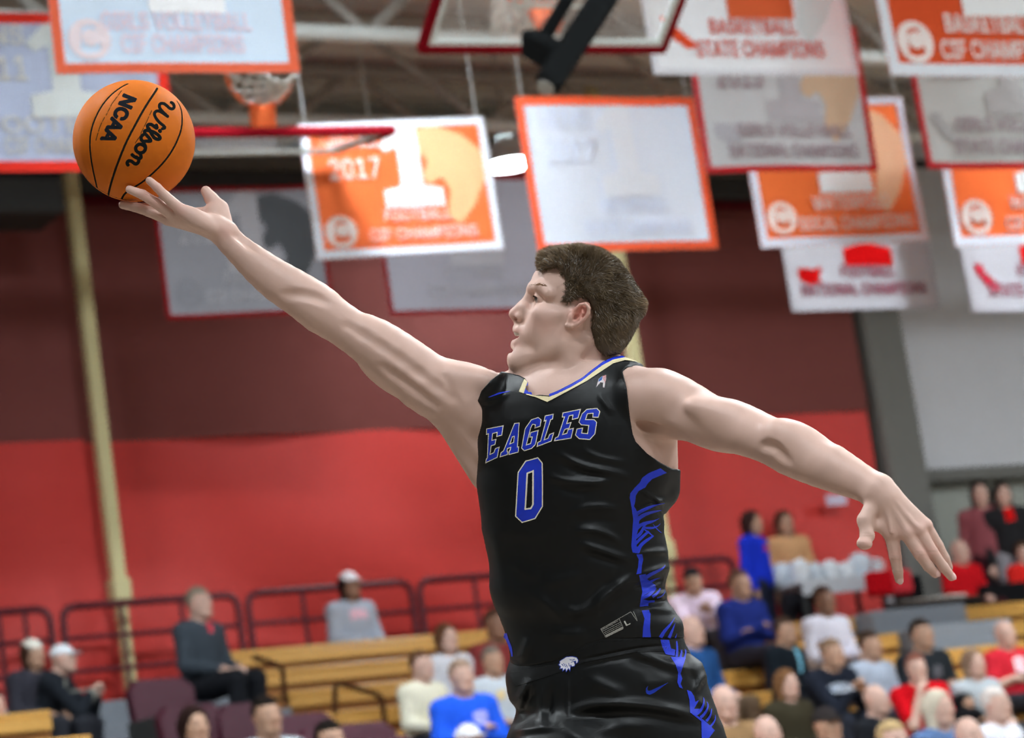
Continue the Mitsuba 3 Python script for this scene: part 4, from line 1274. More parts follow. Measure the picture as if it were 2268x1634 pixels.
decal('emblem_line', unary_union([LineString(EH(l)).buffer(0.7) for l in ([(800, 1010), (822, 1015), (838, 1006)], [(812, 1030), (826, 1024), (845, 1020)], [(735, 1045), (750, 1062)], [(750, 1040), (766, 1066)], [(768, 1046), (780, 1070)], [(790, 1040), (796, 1062)])]), FS, paint(40, 62, 150), sk, 4, 3.3)
decal('curved_mark', Polygon(EH([(1405, 1240), (1422, 1218), (1416, 1245), (1425, 1258), (1450, 1252), (1586, 1190), (1470, 1275), (1436, 1290), (1412, 1282), (1404, 1262)])), FS, paint(44, 66, 178), sk, 5, 1.4, label='blue curved mark')
decal('side_print', unary_union([Polygon(EH([(1520, 848), (1590, 852), (1606, 920), (1640, 930), (1635, 980), (1562, 966), (1540, 920)])), Polygon(EH([(1602, 985), (1725, 990), (1702, 1060), (1682, 1120), (1696, 1160), (1682, 1200), (1700, 1240), (1672, 1230), (1656, 1190), (1662, 1110), (1642, 1050)]))] + [d4(l, w) for l, w in (
    ([(1650, 860), (1655, 925), (1650, 985)], (12, 16, 22)), ([(1690, 925), (1688, 960), (1680, 990)], (12, 16, 20)), ([(1720, 922), (1722, 960), (1712, 990)], (10, 12, 14)))]), FS, 'mat_blue', sk, 6, 1.4, label='blue wing print on the hip')
decal('side_print', unary_union([Polygon(EH([(1732, 1250), (1765, 1262), (1790, 1300), (1800, 1345), (1830, 1330), (1790, 1400), (1835, 1400), (1800, 1445), (1880, 1500), (1955, 1572), (1905, 1640), (1850, 1640), (1846, 1500), (1758, 1430), (1752, 1330)])).buffer(0)] + [d4(l, w) for l, w in (
    ([(1800, 1445), (1850, 1400), (1868, 1340), (1862, 1310)], (24, 22, 14, 4)), ([(1840, 1470), (1885, 1420), (1900, 1370), (1890, 1345)], (24, 20, 12, 4)), ([(1885, 1500), (1920, 1450), (1928, 1400)], (22, 16, 6)), ([(1920, 1540), (1955, 1490), (1958, 1450)], (18, 12, 4)))]), FS, 'mat_blue', sk, 6, 1.4, label='blue wing print on the thigh')

# legs below the picture, shoes
LEG = Field()
LEG.chain([J(1450, 1700, 20), J(1510, 2080, 20), J(1530, 2300, -10), J(1560, 2560, -40)], [110, 72, 66, 44], 10)
LEG.chain([J(1290, 1690, 60), J(1170, 2020, 300), J(1220, 2260, 240), J(1270, 2440, 150)], [108, 74, 66, 44], 10)
add('leg_skin', units_mesh(nets(LEG, (1000, 1640, -140), (1700, 2620, 420), 9)), 'mat_skin', P, smooth=True, color=None) if False else None
lm = nets(LEG, (1000, 1600, -140), (1700, 2620, 420), 9)
add('lower_legs', units_mesh(lm), 'mat_skin', P, smooth=True, color=np.tile(SKIN, (len(lm.vertices), 1)))
SHOE = Field()
SHOE.chain([J(1565, 2560, -30), J(1560, 2640, -20), J(1440, 2700, 60)], [56, 54, 40], 14)
SHOE.chain([J(1275, 2440, 150), J(1272, 2520, 160), J(1150, 2570, 240)], [56, 54, 40], 14)
add('shoes', units_mesh(nets(SHOE, (1050, 2350, -140), (1700, 2780, 330), 9)), 'mat_jersey_dark', P, smooth=True)

# ------------------------------------------------------------------ eyes, teeth, nails
scene['mat_eye'] = {'type': 'principled', 'base_color': {'type': 'mesh_attribute', 'name': 'vertex_color'}, 'roughness': 0.15, 'specular': 0.6}
for s in (1, -1):
    e = trimesh.creation.icosphere(4, 13.6)
    look = np.array([-0.86, -0.16, 0.46 * (1 if s > 0 else -0.2)])
    look /= np.linalg.norm(look)
    d = e.vertices / 13.6 @ look
    col = np.where(d[:, None] > 0.965, (0.01, 0.01, 0.01), np.where(d[:, None] > 0.86, (0.035, 0.030, 0.026), (0.40, 0.33, 0.31)))
    e.vertices += J(1197, 661, 34 * s)
    add('eye', units_mesh(e), 'mat_eye', P, smooth=True, color=col)
    edge_ = []
    for t in np.linspace(-0.9, 0.8, 15):
        zz, yy = 4 + 12.0 * t, 0.2 - 5.0 * math.sqrt(1 - t * t) + 2.2 * t
        edge_.append(J(1197 - math.sqrt(max(16.2 ** 2 - zz * zz - yy * yy, 1)), 661 + yy, (34 + zz) * s))
    lash = [tube(edge_, 1.35 * np.sin(np.linspace(0.5, 2.9, len(edge_))) + 0.3, 6)]
    add('eyelashes', units_mesh(join(*lash)), paint(40, 30, 24), P)
    brow = []
    r2 = np.random.default_rng(3)
    for k in range(110):
        u = r2.random() * 0.85
        base = J(1172 + 44 * u ** 1.25, 633.5 - 5.5 * math.sin(u * 2.6) + 4.5 * u + r2.normal(0, 1.2), (12 + 44 * u) * s)
        base = base + np.array([0, 0, 40 * s])
        p = base[None].copy()
        for _ in range(24):
            p[0, 2] -= s * np.clip(HEAD(p)[0] * 0.8, -5, 12)
        base = p[0]
        tip = base + np.array([5.5, -1.5 + 3 * u, 2.2 * s]) + r2.normal(0, 0.6, 3)
        brow.append(tube([base, tip], [0.65, 0.2], 3, False))
    add('eyebrow', units_mesh(join(*brow)), paint(120, 90, 70), P)
teeth = []
for k in range(-4, 5):
    a = k * 0.30
    w = 5.6 if abs(k) < 2 else 5.0
    c = J(1165 - 24 * math.cos(a), 737 + 0.75 * abs(k), 23 * math.sin(a))
    t = trimesh.creation.icosphere(2, 1.0)
    t.vertices *= (3.0, 7.2 - 0.4 * abs(k), w * 0.62)
    R = trimesh.transformations.rotation_matrix(a, [0, 1, 0])
    t.apply_transform(R)
    t.apply_transform(trimesh.transformations.rotation_matrix(-0.25, [0, 0, 1]))
    t.vertices += c
    teeth.append(t)
add('teeth', units_mesh(join(*teeth)), mat('mat_teeth', (0.74, 0.70, 0.62), 0.25, 0.5), P, smooth=True)
add('tongue', units_mesh((lambda t: (t.apply_scale((14, 5, 15)), t.apply_translation(J(1170, 750, 0)), t)[2])(trimesh.creation.icosphere(3, 1.0))), paint(150, 70, 50), P, smooth=True)


def nail(tip, base, n, r, w):
    """A finger nail: a thin curved plate on the end of a finger, n = outward direction of the back of the finger."""
    tip, base, n = np.asarray(tip, float), np.asarray(base, float), np.asarray(n, float)
    ax = (tip - base) / np.linalg.norm(tip - base)
    n = n - ax * (n @ ax)
    n /= np.linalg.norm(n)
    b = np.cross(ax, n)
    c = tip + ax * r * 0.15
    g = []
    us, vs = np.linspace(-1, 1, 9), np.linspace(-1, 1, 9)
    for u in us:
        for v in vs:
            x, y = u * math.sqrt(1 - v * v / 2), v * math.sqrt(1 - u * u / 2)
            g.append(c + ax * (x * r * 0.75) + b * (y * w) + n * (r * (1.0 - 0.42 * y * y - 0.28 * max(x, 0) ** 2) + 0.25))
    i, j = np.meshgrid(np.arange(8), np.arange(8), indexing='ij')
    q = np.stack([i * 9 + j, i * 9 + j + 1, (i + 1) * 9 + j + 1, (i + 1) * 9 + j], -1).reshape(-1, 4)
    return trimesh.Trimesh(np.array(g), np.vstack([q[:, [0, 1, 2]], q[:, [0, 2, 3]]]), process=False)


mat('mat_nail', (0.70, 0.46, 0.42), 0.22, 0.5)
for tip, base, n, r, w in ((J(1991.5, 1283, 440), J(1988.5, 1264, 446), (0.1, -0.2, 1), 9.8, 7), (J(2071, 1270, 454), J(2056, 1254, 462), (0.4, -0.5, 0.8), 10, 7.5), (J(2107, 1277, 450), J(2090, 1256, 456), (0.4, -0.5, 0.75), 9.6, 7.5)):
    add('fingernail', units_mesh(nail(tip, base, n, r, w)), 'mat_nail', P, smooth=True)

# ------------------------------------------------------------------ hair: a cap under many short locks
HAIRLINE = Prism([(1189, 560), (1200, 551), (1240, 548), (1285, 546), (1328, 554), (1367, 579), (1396, 612), (1416, 646), (1425, 671), (1423, 692), (1412, 718), (1401, 742), (1386, 766), (1372, 782), (1340, 790), (1322, 776), (1308, 757), (1307, 725), (1312, 692), (1300, 664), (1285, 660), (1262, 671), (1242, 672), (1247, 655), (1254, 637), (1249, 612), (1236, 592), (1212, 596), (1194, 604), (1190, 585)])
HSH = Field()
HSH.ell(J(1306, 648), (126, 110, 92), R=TL)
HSH.ell(J(1250, 612), (70, 60, 74), k=16, R=TL)
HSH.cone(J(1345, 720, 0), J(1345, 790, 0), 78, 62, 20)


def hair_f(p):
    a, b = HSH(p), HAIRLINE(p) + 2
    k = 9.0
    h = np.clip(0.5 - 0.5 * (b - a) / k, 0, 1)
    return b * (1 - h) + a * h + k * h * (1 - h)


cap = nets(hair_f, (1170, 520, -125), (1460, 810, 125), 2.6)
cn = cap.vertex_normals
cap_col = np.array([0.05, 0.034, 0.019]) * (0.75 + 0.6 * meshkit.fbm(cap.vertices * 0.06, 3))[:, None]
scene['mat_hair'] = {'type': 'twosided', 'bsdf': {'type': 'principled', 'base_color': {'type': 'mesh_attribute', 'name': 'vertex_color'}, 'roughness': 0.45, 'specular': 0.4}}
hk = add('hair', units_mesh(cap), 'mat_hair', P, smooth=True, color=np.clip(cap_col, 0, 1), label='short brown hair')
hr = np.random.default_rng(11)
NS = 30000
fi = hr.choice(len(cap.faces), NS, p=cap.area_faces / cap.area_faces.sum())
bc = hr.dirichlet((1, 1, 1), NS)
hp = (cap.vertices[cap.faces[fi]] * bc[:, :, None]).sum(1)
hn = cap.face_normals[fi]
# combing: forward and up over the forehead, back and down at the sides and the nape
tx = np.clip((hp[:, 0] - 1200) / 190, 0, 1)[:, None]
ty = np.clip((hp[:, 1] - 570) / 150, 0, 1)[:, None]
comb = (1 - ty) * ((1 - tx) * np.array([-0.55, -0.55, 0]) + tx * np.array([0.65, -0.25, 0])) + ty * np.array([0.55, 0.75, 0])
comb = comb - hn * (comb * hn).sum(1, keepdims=True)
top = np.exp(-((hp[:, 1] - 555) / 32) ** 2)
whorl = np.exp(-(((hp[:, 0] - 1425) / 24) ** 2 + ((hp[:, 1] - 672) / 24) ** 2))
comb = comb + whorl[:, None] * np.array([0.9, -0.2, 0])
cl = np.stack([meshkit.noise(hp * 0.075, 5), meshkit.noise(hp * 0.075, 6), meshkit.noise(hp * 0.075, 7)], 1) * 2 - 1
d0 = hn * (0.30 + 0.6 * top[:, None] + 0.8 * whorl[:, None]) + comb * 0.95 + hr.normal(0, 0.16, (NS, 3)) + cl * 0.55
d0 /= np.linalg.norm(d0, axis=1, keepdims=True)
edge = np.clip(-HAIRLINE(hp) / 16, 0.2, 1)
low = np.clip((hp[:, 1] - 690) / 70, 0, 1)
L = (11 + 8 * hr.random(NS) + 5 * top + 10 * whorl) * (0.45 + 0.55 * edge) * (1 - 0.35 * low)
d1 = d0 + comb * 0.45 - hn * 0.35 + cl * 0.25
d1 /= np.linalg.norm(d1, axis=1, keepdims=True)
side = np.cross(d0, hn + hr.normal(0, 0.3, (NS, 3)))
side /= np.linalg.norm(side, axis=1, keepdims=True)
p0, p1 = hp - hn * 1.5, hp + d0 * (L * 0.55)[:, None]
p2 = p1 + d1 * (L * 0.5)[:, None]
w = 0.62
V = np.stack([p0 - side * w, p0 + side * w, p1 - side * w * 0.8, p1 + side * w * 0.8, p2], 1).reshape(-1, 3)
F = (np.arange(NS)[:, None, None] * 5 + np.array([[0, 1, 3], [0, 3, 2], [2, 3, 4]])).reshape(-1, 3)
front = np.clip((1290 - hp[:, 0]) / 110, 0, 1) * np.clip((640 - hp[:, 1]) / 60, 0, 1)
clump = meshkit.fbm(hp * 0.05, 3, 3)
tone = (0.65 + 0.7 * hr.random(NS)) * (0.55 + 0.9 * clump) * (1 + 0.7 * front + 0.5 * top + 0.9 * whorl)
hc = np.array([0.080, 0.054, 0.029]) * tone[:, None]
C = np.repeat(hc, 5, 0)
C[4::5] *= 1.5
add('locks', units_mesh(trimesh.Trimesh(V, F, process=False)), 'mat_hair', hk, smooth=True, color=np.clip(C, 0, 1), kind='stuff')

# ------------------------------------------------------------------ the ball
BC, BR = J(297, 312, -158), 134.5 * (1 + 158 / FPX)
ball = thing('basketball', 'orange basketball with black seams balanced on the raised fingertips', 'ball')
bm_ = trimesh.creation.icosphere(6, 1.0)


def on_ball(xy, k=1.0):
    """Pixels on the near side of the ball, as points at k times its radius."""
    xy = np.asarray(xy, float)
    o = np.array([IMG_W / 2, IMG_H / 2, FPX])
    d = np.stack([(xy[:, 0] - IMG_W / 2) / FPX, (xy[:, 1] - IMG_H / 2) / FPX, -np.ones(len(xy))], 1)
    d /= np.linalg.norm(d, axis=1, keepdims=True)
    oc = o - BC
    b = d @ oc
    disc = np.maximum(b * b - (oc @ oc - BR * BR), 0)
    p = o + d * (-b - np.sqrt(disc))[:, None]
    return BC + (p - BC) / np.linalg.norm(p - BC, axis=1, keepdims=True) * BR * k


B4 = lambda l: pts(l, 130, 150, 3.986)
seam_px = [B4([(872, 176), (830, 245), (750, 370), (670, 515), (600, 650), (545, 780), (500, 900), (462, 1020), (440, 1132)]),
           B4([(610, 138), (520, 190), (430, 270), (350, 385), (300, 500), (275, 620), (278, 760), (300, 900), (322, 1000), (336, 1060)]),
           B4([(1046, 292), (1078, 350), (1092, 430), (1084, 540), (1050, 640), (985, 760), (915, 850), (830, 935), (740, 1010), (660, 1060), (600, 1100), (558, 1160)])]
rings, full_dirs = [], []
for q in seam_px:
    p = smooth_path(on_ball(q), 60)
    d = p - BC
    d /= np.linalg.norm(d, axis=1, keepdims=True)
    # carried on around the far side, point by point opposite
    full_dirs.append(np.vstack([d, -d, d[:1]]))
d = full_dirs[0]
axis = np.cross(d[5], d[40])
axis /= np.linalg.norm(axis)
lowp = on_ball(B4([(140, 760), (200, 920), (330, 1050), (440, 1124), (560, 1160), (700, 1175)])) - BC
lowp /= np.linalg.norm(lowp, axis=1, keepdims=True)
n2 = np.linalg.svd(lowp)[2][-1]
e1 = lowp[2] - n2 * (lowp[2] @ n2)
e1 /= np.linalg.norm(e1)
e2 = np.cross(n2, e1)
a = np.linspace(0, 2 * np.pi, 160)
full_dirs.append(np.cos(a)[:, None] * e1 + np.sin(a)[:, None] * e2)
v = bm_.vertices
from scipy.spatial import cKDTree
dist = np.full(len(v), 9.0)
for d in full_dirs:
    dd = np.vstack([d[:-1] * (1 - t) + d[1:] * t for t in np.linspace(0, 1, 6)[:-1]])
    dd /= np.linalg.norm(dd, axis=1, keepdims=True)
    dist = np.minimum(dist, cKDTree(dd).query(v)[0])
bm_.vertices = BC + v * (BR - 1.6 * np.exp(-(dist / 0.022) ** 2))[:, None]
scene['mat_ball'] = {'type': 'bumpmap', 'arbitrary': mikit.proc(lambda p, n, uv: mikit.voronoi(p.x * 420 + p.z * 130, p.y * 420 + p.z * 400)[0], 4e-4), 'scale': 0.0004,
                     'bsdf': {'type': 'principled', 'base_color': mikit.proc(lambda p, n, uv: mikit.mix((0.50, 0.118, 0.008), (0.58, 0.142, 0.011), mikit.fbm(p.x * 22, p.y * 22, p.z * 22))), 'roughness': 0.6, 'specular': 0.12}}
add('skin', units_mesh(bm_), 'mat_ball', ball, smooth=True)
for i, d in enumerate(full_dirs):
    t = np.gradient(d, axis=0)
    t /= np.linalg.norm(t, axis=1, keepdims=True) + 1e-9
    b = np.cross(d, t)
    w = 2.6 if i < 3 else 1.8
    k = (BR - 0.9)
    l_, r_ = d * k + b * w, d * k - b * w
    c_ = d * (BR - 0.4)
    n = len(d)
    vv = BC + np.vstack([l_, c_, r_])
    idx = np.arange(n - 1)
    q = np.vstack([np.stack([idx, idx + 1, idx + n + 1, idx + n], 1), np.stack([idx + n, idx + n + 1, idx + 2 * n + 1, idx + 2 * n], 1)])
    add('seam', units_mesh(trimesh.Trimesh(vv, np.vstack([q[:, [0, 1, 2]], q[:, [0, 2, 3]]]), process=False)), paint(34, 32, 28), ball, smooth=True)


def ball_print(name, poly, bsdf, k=1.0035, step=5):
    m = flat_grid(poly, step)
    add(name, units_mesh(trimesh.Trimesh(on_ball(m.vertices[:, :2], k), m.faces[:, ::-1], process=False)), bsdf, ball, smooth=True)


O, DU, DV = np.array([905.0, 318.0]), np.array([-0.484, 0.875]), np.array([0.875, 0.484])
wil = [([(-46, 84), (-40, 112), (-18, 126), (0, 108), (-10, 45), (2, 6), (26, 8), (48, 50), (64, 116), (58, 50), (68, 8), (92, 0), (116, 26), (136, 78), (148, 138), (168, 128)], 22),
       ([(168, 66), (186, 78), (182, 24), (198, 0), (218, 16)], 25), ([(192, 116), (194, 120)], 28), ([(216, 14), (246, 68), (262, 122), (246, 150), (228, 122), (230, 40), (248, 2), (268, 14)], 25),
       ([(268, 14), (300, 86), (314, 58), (328, 28), (312, 2), (286, 4)], 25), ([(328, 30), (348, 62), (360, 76), (388, 84), (418, 62), (420, 24), (396, 2), (364, 14), (354, 46), (362, 76)], 25),
       ([(422, 56), (452, 84), (464, 66), (462, 6)], 25), ([(462, 48), (488, 84), (512, 70), (510, 22), (526, 0), (548, 16)], 25)]
ball_print('lettering', unary_union([LineString(B4(smooth_path(np.array([O + DU * u * 1.12 + DV * (v_ - 12) for u, v_ in l]), 40))).buffer(w_ * 0.6 / 3.986) for l, w_ in wil]), paint(28, 30, 30))
O2 = np.array([548.0, 262.0])
ball_print('lettering', text_poly('NCAA', B4([(574, 232)])[0], np.array([-205, 400]) / 3.986, 0, True, shear=np.array([112, 44]) / 3.986).buffer(1.6), paint(30, 33, 38))
ball_print('small_print', unary_union([LineString(B4(l)).buffer(0.9) for l in ([(555, 205), (470, 320), (420, 420)], [(405, 440), (365, 520), (330, 640)], [(820, 380), (775, 480), (725, 580)], [(722, 598), (676, 665)])]).difference(unary_union([Point(B4([(x, y)])[0]).buffer(1.2) for x, y in ((520, 250), (455, 345), (430, 395), (385, 480), (350, 570), (800, 425), (752, 525))])), paint(84, 48, 24))
# ------------------------------------------------------------------ stands: walkway, benches, rails, chairs
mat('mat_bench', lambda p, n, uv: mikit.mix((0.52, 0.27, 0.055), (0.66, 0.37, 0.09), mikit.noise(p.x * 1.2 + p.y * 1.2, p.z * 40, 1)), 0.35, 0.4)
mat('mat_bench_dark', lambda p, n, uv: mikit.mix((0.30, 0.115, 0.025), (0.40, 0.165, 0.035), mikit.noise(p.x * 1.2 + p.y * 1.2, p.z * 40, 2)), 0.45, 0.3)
plain('mat_step', srgb(132, 138, 146))
plain('mat_step_dark', srgb(96, 98, 98))
mat('mat_chair', (0.060, 0.009, 0.022), 0.45, 0.3)
mat('mat_rail', (0.075, 0.004, 0.012), 0.4, 0.4)
ZS, RISE, PITCH_D = 3.31, 0.25, 0.65


def row_d(k):
    return 2.0 + PITCH_D * k


def row_z(k):
    return ZS - RISE * k


ZW = 2.75
hall('walkway', box(-12, 9, -1.75, -0.02, ZW - 0.2, ZW), 'mat_step_dark', kind='structure', label='grey walkway behind the top row of the stands')
BS0, BS1 = -4.5, 3.1
for k in range(11):
    t = thing('bleacher_row', ['top wooden bench row right under the maroon rails', 'second wooden bench row from the top', 'third wooden bench row from the top', 'fourth wooden bench row from the top'][k] if k < 4 else f'{["fifth", "sixth", "seventh", "eighth", "ninth", "tenth", "eleventh"][k - 4]} wooden bench row from the top, mostly behind the crowd', 'bench', 'rows of wooden benches')
    d, z = row_d(k), row_z(k)
    s0 = BS0 - 0.06 * k
    BS1 = (1.0, 1.55, 1.5)[k] if k < 3 else 3.1
    # two seat planks, a face board, a foot plank and the uprights
    for a, b in ((-0.13, -0.01), (0.0, 0.12)):
        hall('seat_plank', box(s0, BS1, -d - b, -d - a, z - 0.045, z, 0.008), 'mat_bench', t)
    hall('face_board', box(s0, BS1, -d - 0.125, -d - 0.10, z - 0.135, z - 0.047, 0.006), 'mat_bench', t)
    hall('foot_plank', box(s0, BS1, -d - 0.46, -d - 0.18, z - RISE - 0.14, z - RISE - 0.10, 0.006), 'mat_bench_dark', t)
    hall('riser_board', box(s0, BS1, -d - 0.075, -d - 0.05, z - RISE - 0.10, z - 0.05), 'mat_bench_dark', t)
    for s in np.arange(s0 + 0.12, BS1, 1.5):
        hall('upright', box(s, s + 0.06, -d - 0.05, -d + 0.05, max(z - 1.6, 0), z - 0.046), 'mat_dark_steel', t)
# aisle steps at the left, and a second bank beyond them
for k in range(8):
    d, z = row_d(k) + 0.2, row_z(k) - 0.38
    add('aisle_step', box(-7.3, -4.56 - 0.06 * k, -d - 0.595, -d + 0.05, z - 0.42, z, 0.01), 'mat_step', xf=HALL, label=f'grey concrete aisle step {["behind the maroon chairs", "second from the top", "third from the top", "fourth from the top", "fifth from the top", "sixth from the top", "seventh from the top", "lowest"][k]} at the left', cat='step', group='aisle steps')
for k in range(3):
    t = thing('bleacher_row', f'short wooden bench at the lower left edge, {["highest", "middle", "lowest"][k]} of its bank', 'bench', 'benches of the left bank')
    d = 5.45 + PITCH_D * k
    z = on_d(40, 1582, 5.45)[1] - RISE * k
    for a, b in ((-0.13, -0.01), (0.0, 0.12)):
        hall('seat_plank', box(-11, on_d(98, 1582, 5.45)[0], -d - b, -d - a, z - 0.045, z, 0.008), 'mat_bench', t)
    hall('face_board', box(-11, on_d(98, 1582, 5.45)[0], -d - 0.125, -d - 0.10, z - 0.135, z - 0.047, 0.006), 'mat_bench', t)
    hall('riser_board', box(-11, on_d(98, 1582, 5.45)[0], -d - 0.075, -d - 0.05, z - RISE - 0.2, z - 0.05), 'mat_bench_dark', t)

# maroon tube rails along the walkway
RAIL = 1.22
edges = [(-60, 108), (136, 524), (546, 908), (926, 1290), (1306, 1622)]
rail_names = ['maroon tube rail at the left edge', 'maroon tube rail panel behind the man in the grey sweater', 'maroon tube rail panel behind the child in the white cap', 'maroon tube rail panel half hidden by the player', 'maroon tube rail panel right of the player']
for (x0, x1), lab in zip(edges, rail_names):
    y = lambda x: 1345 + (x - 135) * (1280 - 1345) / (1085 - 135)
    s0, _ = on_d(x0, y(x0), RAIL)
    s1, _ = on_d(x1, y(x1), RAIL)
    t = thing('rail', lab, 'railing', 'maroon rails of the walkway')
    zt, zb = 3.91, ZW
    hall('top_rail', tube(rounded_path([(s0, -RAIL, zb), (s0, -RAIL, zt), (s1, -RAIL, zt), (s1, -RAIL, zb)], 0.13), 0.032, 8), 'mat_rail', t, smooth=True)
    hall('mid_rail', tube([(s0, -RAIL, zt - 0.27), (s1, -RAIL, zt - 0.27)], 0.022, 8), 'mat_rail', t)
    hall('mid_rail', tube([(s0, -RAIL, zt - 0.55), (s1, -RAIL, zt - 0.55)], 0.022, 8), 'mat_rail', t)
    for f in (0.33, 0.67):
        hall('post', tube([(s0 + (s1 - s0) * f, -RAIL, zb), (s0 + (s1 - s0) * f, -RAIL, zt)], 0.02, 6), 'mat_rail', t)
# a dark hand rail down the aisle
for pts_, lab in (([(408, 1372), (432, 1402), (560, 1402)], None), ([(560, 1455), (625, 1475), (632, 1560)], 'thin dark hand rail at the end of the wooden benches'), ([(742, 1580), (742, 1510), (845, 1540), (852, 1600)], 'bent brown hand rail between the benches and the maroon chairs')):
    if lab:
        P3 = [W(*(lambda s, z: (s, 4.3, z))(*on_d(x, y, 4.3))) for x, y in pts_]
        add('hand_rail', tube(rounded_path(P3, 0.06), 0.022, 8), paint(70, 44, 30), label=lab, cat='railing')

# maroon stadium chairs
cw = 0.25


def chair_back():
    pts_ = np.array([[-cw, 0, 0.16], [cw, 0, 0.16], [cw, 0, 0.46], [cw - 0.07, 0, 0.54], [-cw + 0.07, 0, 0.54], [-cw, 0, 0.46]])
    front = pts_ + np.array([0, -0.05, 0])
    back = pts_ + np.array([0, 0.03, 0])
    back[3:, 1] += 0.05
    front[3:, 1] += 0.05
    return trimesh.convex.convex_hull(np.vstack([front, back]))


cb, cs = mikit.ply(chair_back(), smooth=40), mikit.ply(box(-cw, cw, -0.42, -0.02, 0.08, 0.15, 0.03))
cf = mikit.ply(join(box(-cw - 0.03, -cw, -0.4, 0.05, -0.3, 0.24, 0.01), box(cw, cw + 0.03, -0.4, 0.05, -0.3, 0.24, 0.01)))
for x, y, d, lab in ((352, 1502, 4.6, 'topmost maroon folding chair by the foot of the cream pole'), (548, 1556, 5.3, 'maroon folding chair above the boy with dark hair, left one'), (420, 1560, 5.3, 'maroon folding chair beside the aisle under the man in grey'),
                     (668, 1580, 6.0, 'maroon folding chair right of the dark haired boy'), (728, 1612, 6.6, 'maroon folding chair behind the head at the bottom edge'), (800, 1600, 6.0, 'maroon folding chair next to the cream jacket, lowest'), (850, 1632, 6.6, 'maroon folding chair at the bottom edge left of the blue shirt')):
    s, z = on_d(x, y, d)
    t = thing('folding_chair', lab, 'chair', 'maroon folding chairs')
    m = hall_xf(s, d, z - 0.54, 0.15)
    add('backrest', cb, 'mat_chair', t, xf=m)
    add('seat', cs, 'mat_chair', t, xf=m)
    add('arm_frame', cf, 'mat_dark_steel', t, xf=m)

# things on the walkway at the right
s0, z0 = on_d(1728, 1296, 1.35)
s1, _ = on_d(1945, 1280, 1.35)
t = thing('serving_table', 'long serving table with a white cloth top on the walkway, under the white food bags', 'table')
hall('table_top', box(s0, s1, -1.68, -1.05, z0 - 0.04, z0, 0.01), paint(215, 218, 222), t)
hall('cloth_front', box(s0, s1, -1.70, -1.685, z0 - 0.16, z0 - 0.01), paint(206, 212, 220), t)
for s in (s0 + 0.06, s1 - 0.1):
    for y in (-1.62, -1.1):
        hall('table_leg', box(s, s + 0.04, y, y + 0.04, ZW, z0 - 0.04), 'mat_dark_steel', t)
# white paper bags, each a little different
r5 = np.random.default_rng(5)
bag0 = trimesh.creation.icosphere(3, 1.0)


def bag_mesh(seed):
    v = bag0.vertices.copy()
    v = np.sign(v) * np.abs(v) ** 0.7
    v *= (1 + 0.25 * (meshkit.noise(v * 2.2 + seed * 5.1) - 0.5) + 0.2 * (meshkit.noise(v * 6 + seed) - 0.5))[:, None]
    v[:, 2] = np.maximum(v[:, 2], -0.8) + 0.8
    v *= (0.075, 0.065, 0.085)
    return trimesh.Trimesh(v, bag0.faces, process=False)


ORD = ['first', 'second', 'third', 'fourth', 'fifth', 'sixth', 'seventh', 'eighth', 'ninth', 'tenth', 'eleventh', 'twelfth', 'last']
bags = [mikit.ply(bag_mesh(i), smooth=True) for i in range(4)]
for i, u in enumerate(np.linspace(0.04, 0.97, 13)):
    add('paper_bag', bags[i % 4], paint(*(226, 232, 238) if i % 3 else (206, 216, 226)), xf=hall_xf(s0 + (s1 - s0) * u, 1.32 + 0.18 * (i % 2), z0, i * 1.3, 1.0 + 0.5 * r5.random()), label=f'{ORD[i]} white crumpled food bag from the left on the serving table', cat='bag', group='white bags on the serving table')
s2, z2 = on_d(2000, 1338, 2.05)
for i, (x, y) in enumerate(((1955, 1336), (2000, 1336))):
    s, z = on_d(x, y, 2.1)
    b = rounded = box(-0.14, 0.14, -0.07, 0.07, 0, 0.24, 0.03)
    hnd = tube(rounded_path([(-0.06, 0, 0.22), (-0.06, 0, 0.34), (0.06, 0, 0.34), (0.06, 0, 0.22)], 0.05), 0.008, 6)
    t = thing('tote_bag', ['bright red tote bag on the bench below the hanging hand, left one', 'pinkish red tote bag on the bench below the hanging hand, right one'][i], 'bag')
    m = hall_xf(s, 2.1, ZS - 0.001, 0.2 * i)
    add('bag_body', b, paint(*((190, 20, 30), (214, 60, 70))[i]), t, xf=m)
    add('handle', hnd, paint(150, 20, 26), t, xf=m)
sa, za = on_d(1985, 1335, 1.9)
sb, _ = on_d(2165, 1320, 1.9)
t = thing('scorer_table', 'dark narrow table with papers at the right below the red shirts', 'table')
hall('table_top', box(sa, sb, -1.98, -1.76, za - 0.03, za, 0.008), paint(74, 60, 52), t)
hall('front_panel', box(sa, sb, -1.97, -1.94, za - 0.16, za - 0.03), paint(30, 28, 28), t)
for s in (sa + 0.05, sb - 0.1):
    hall('table_leg', box(s, s + 0.05, -1.85, -1.79, 2.5, za - 0.03), 'mat_dark_steel', t)
for i, u in enumerate((0.12, 0.3, 0.52, 0.74)):
    s = sa + (sb - sa) * u
    add('paper_sheet', box(s - 0.09, s + 0.09, -1.95, -1.80, za, za + 0.012 + 0.006 * i), paint(216, 210, 204), xf=HALL, label=f'{ORD[i]} flat stack of white papers from the left on the dark table', cat='paper', group='papers on the dark table')
sq, zq = on_d(2030, 1312, 1.85)
add('bottle', trimesh.creation.revolve(np.array([(0, 0), (.035, 0), (.036, .12), (.03, .15), (.014, .17), (.014, .2), (0, .2)]), sections=16), paint(210, 214, 220), xf=hall_xf(sq - 0.35, 1.86, za), smooth=40, label='pale bottle on the left end of the dark table', cat='bottle')
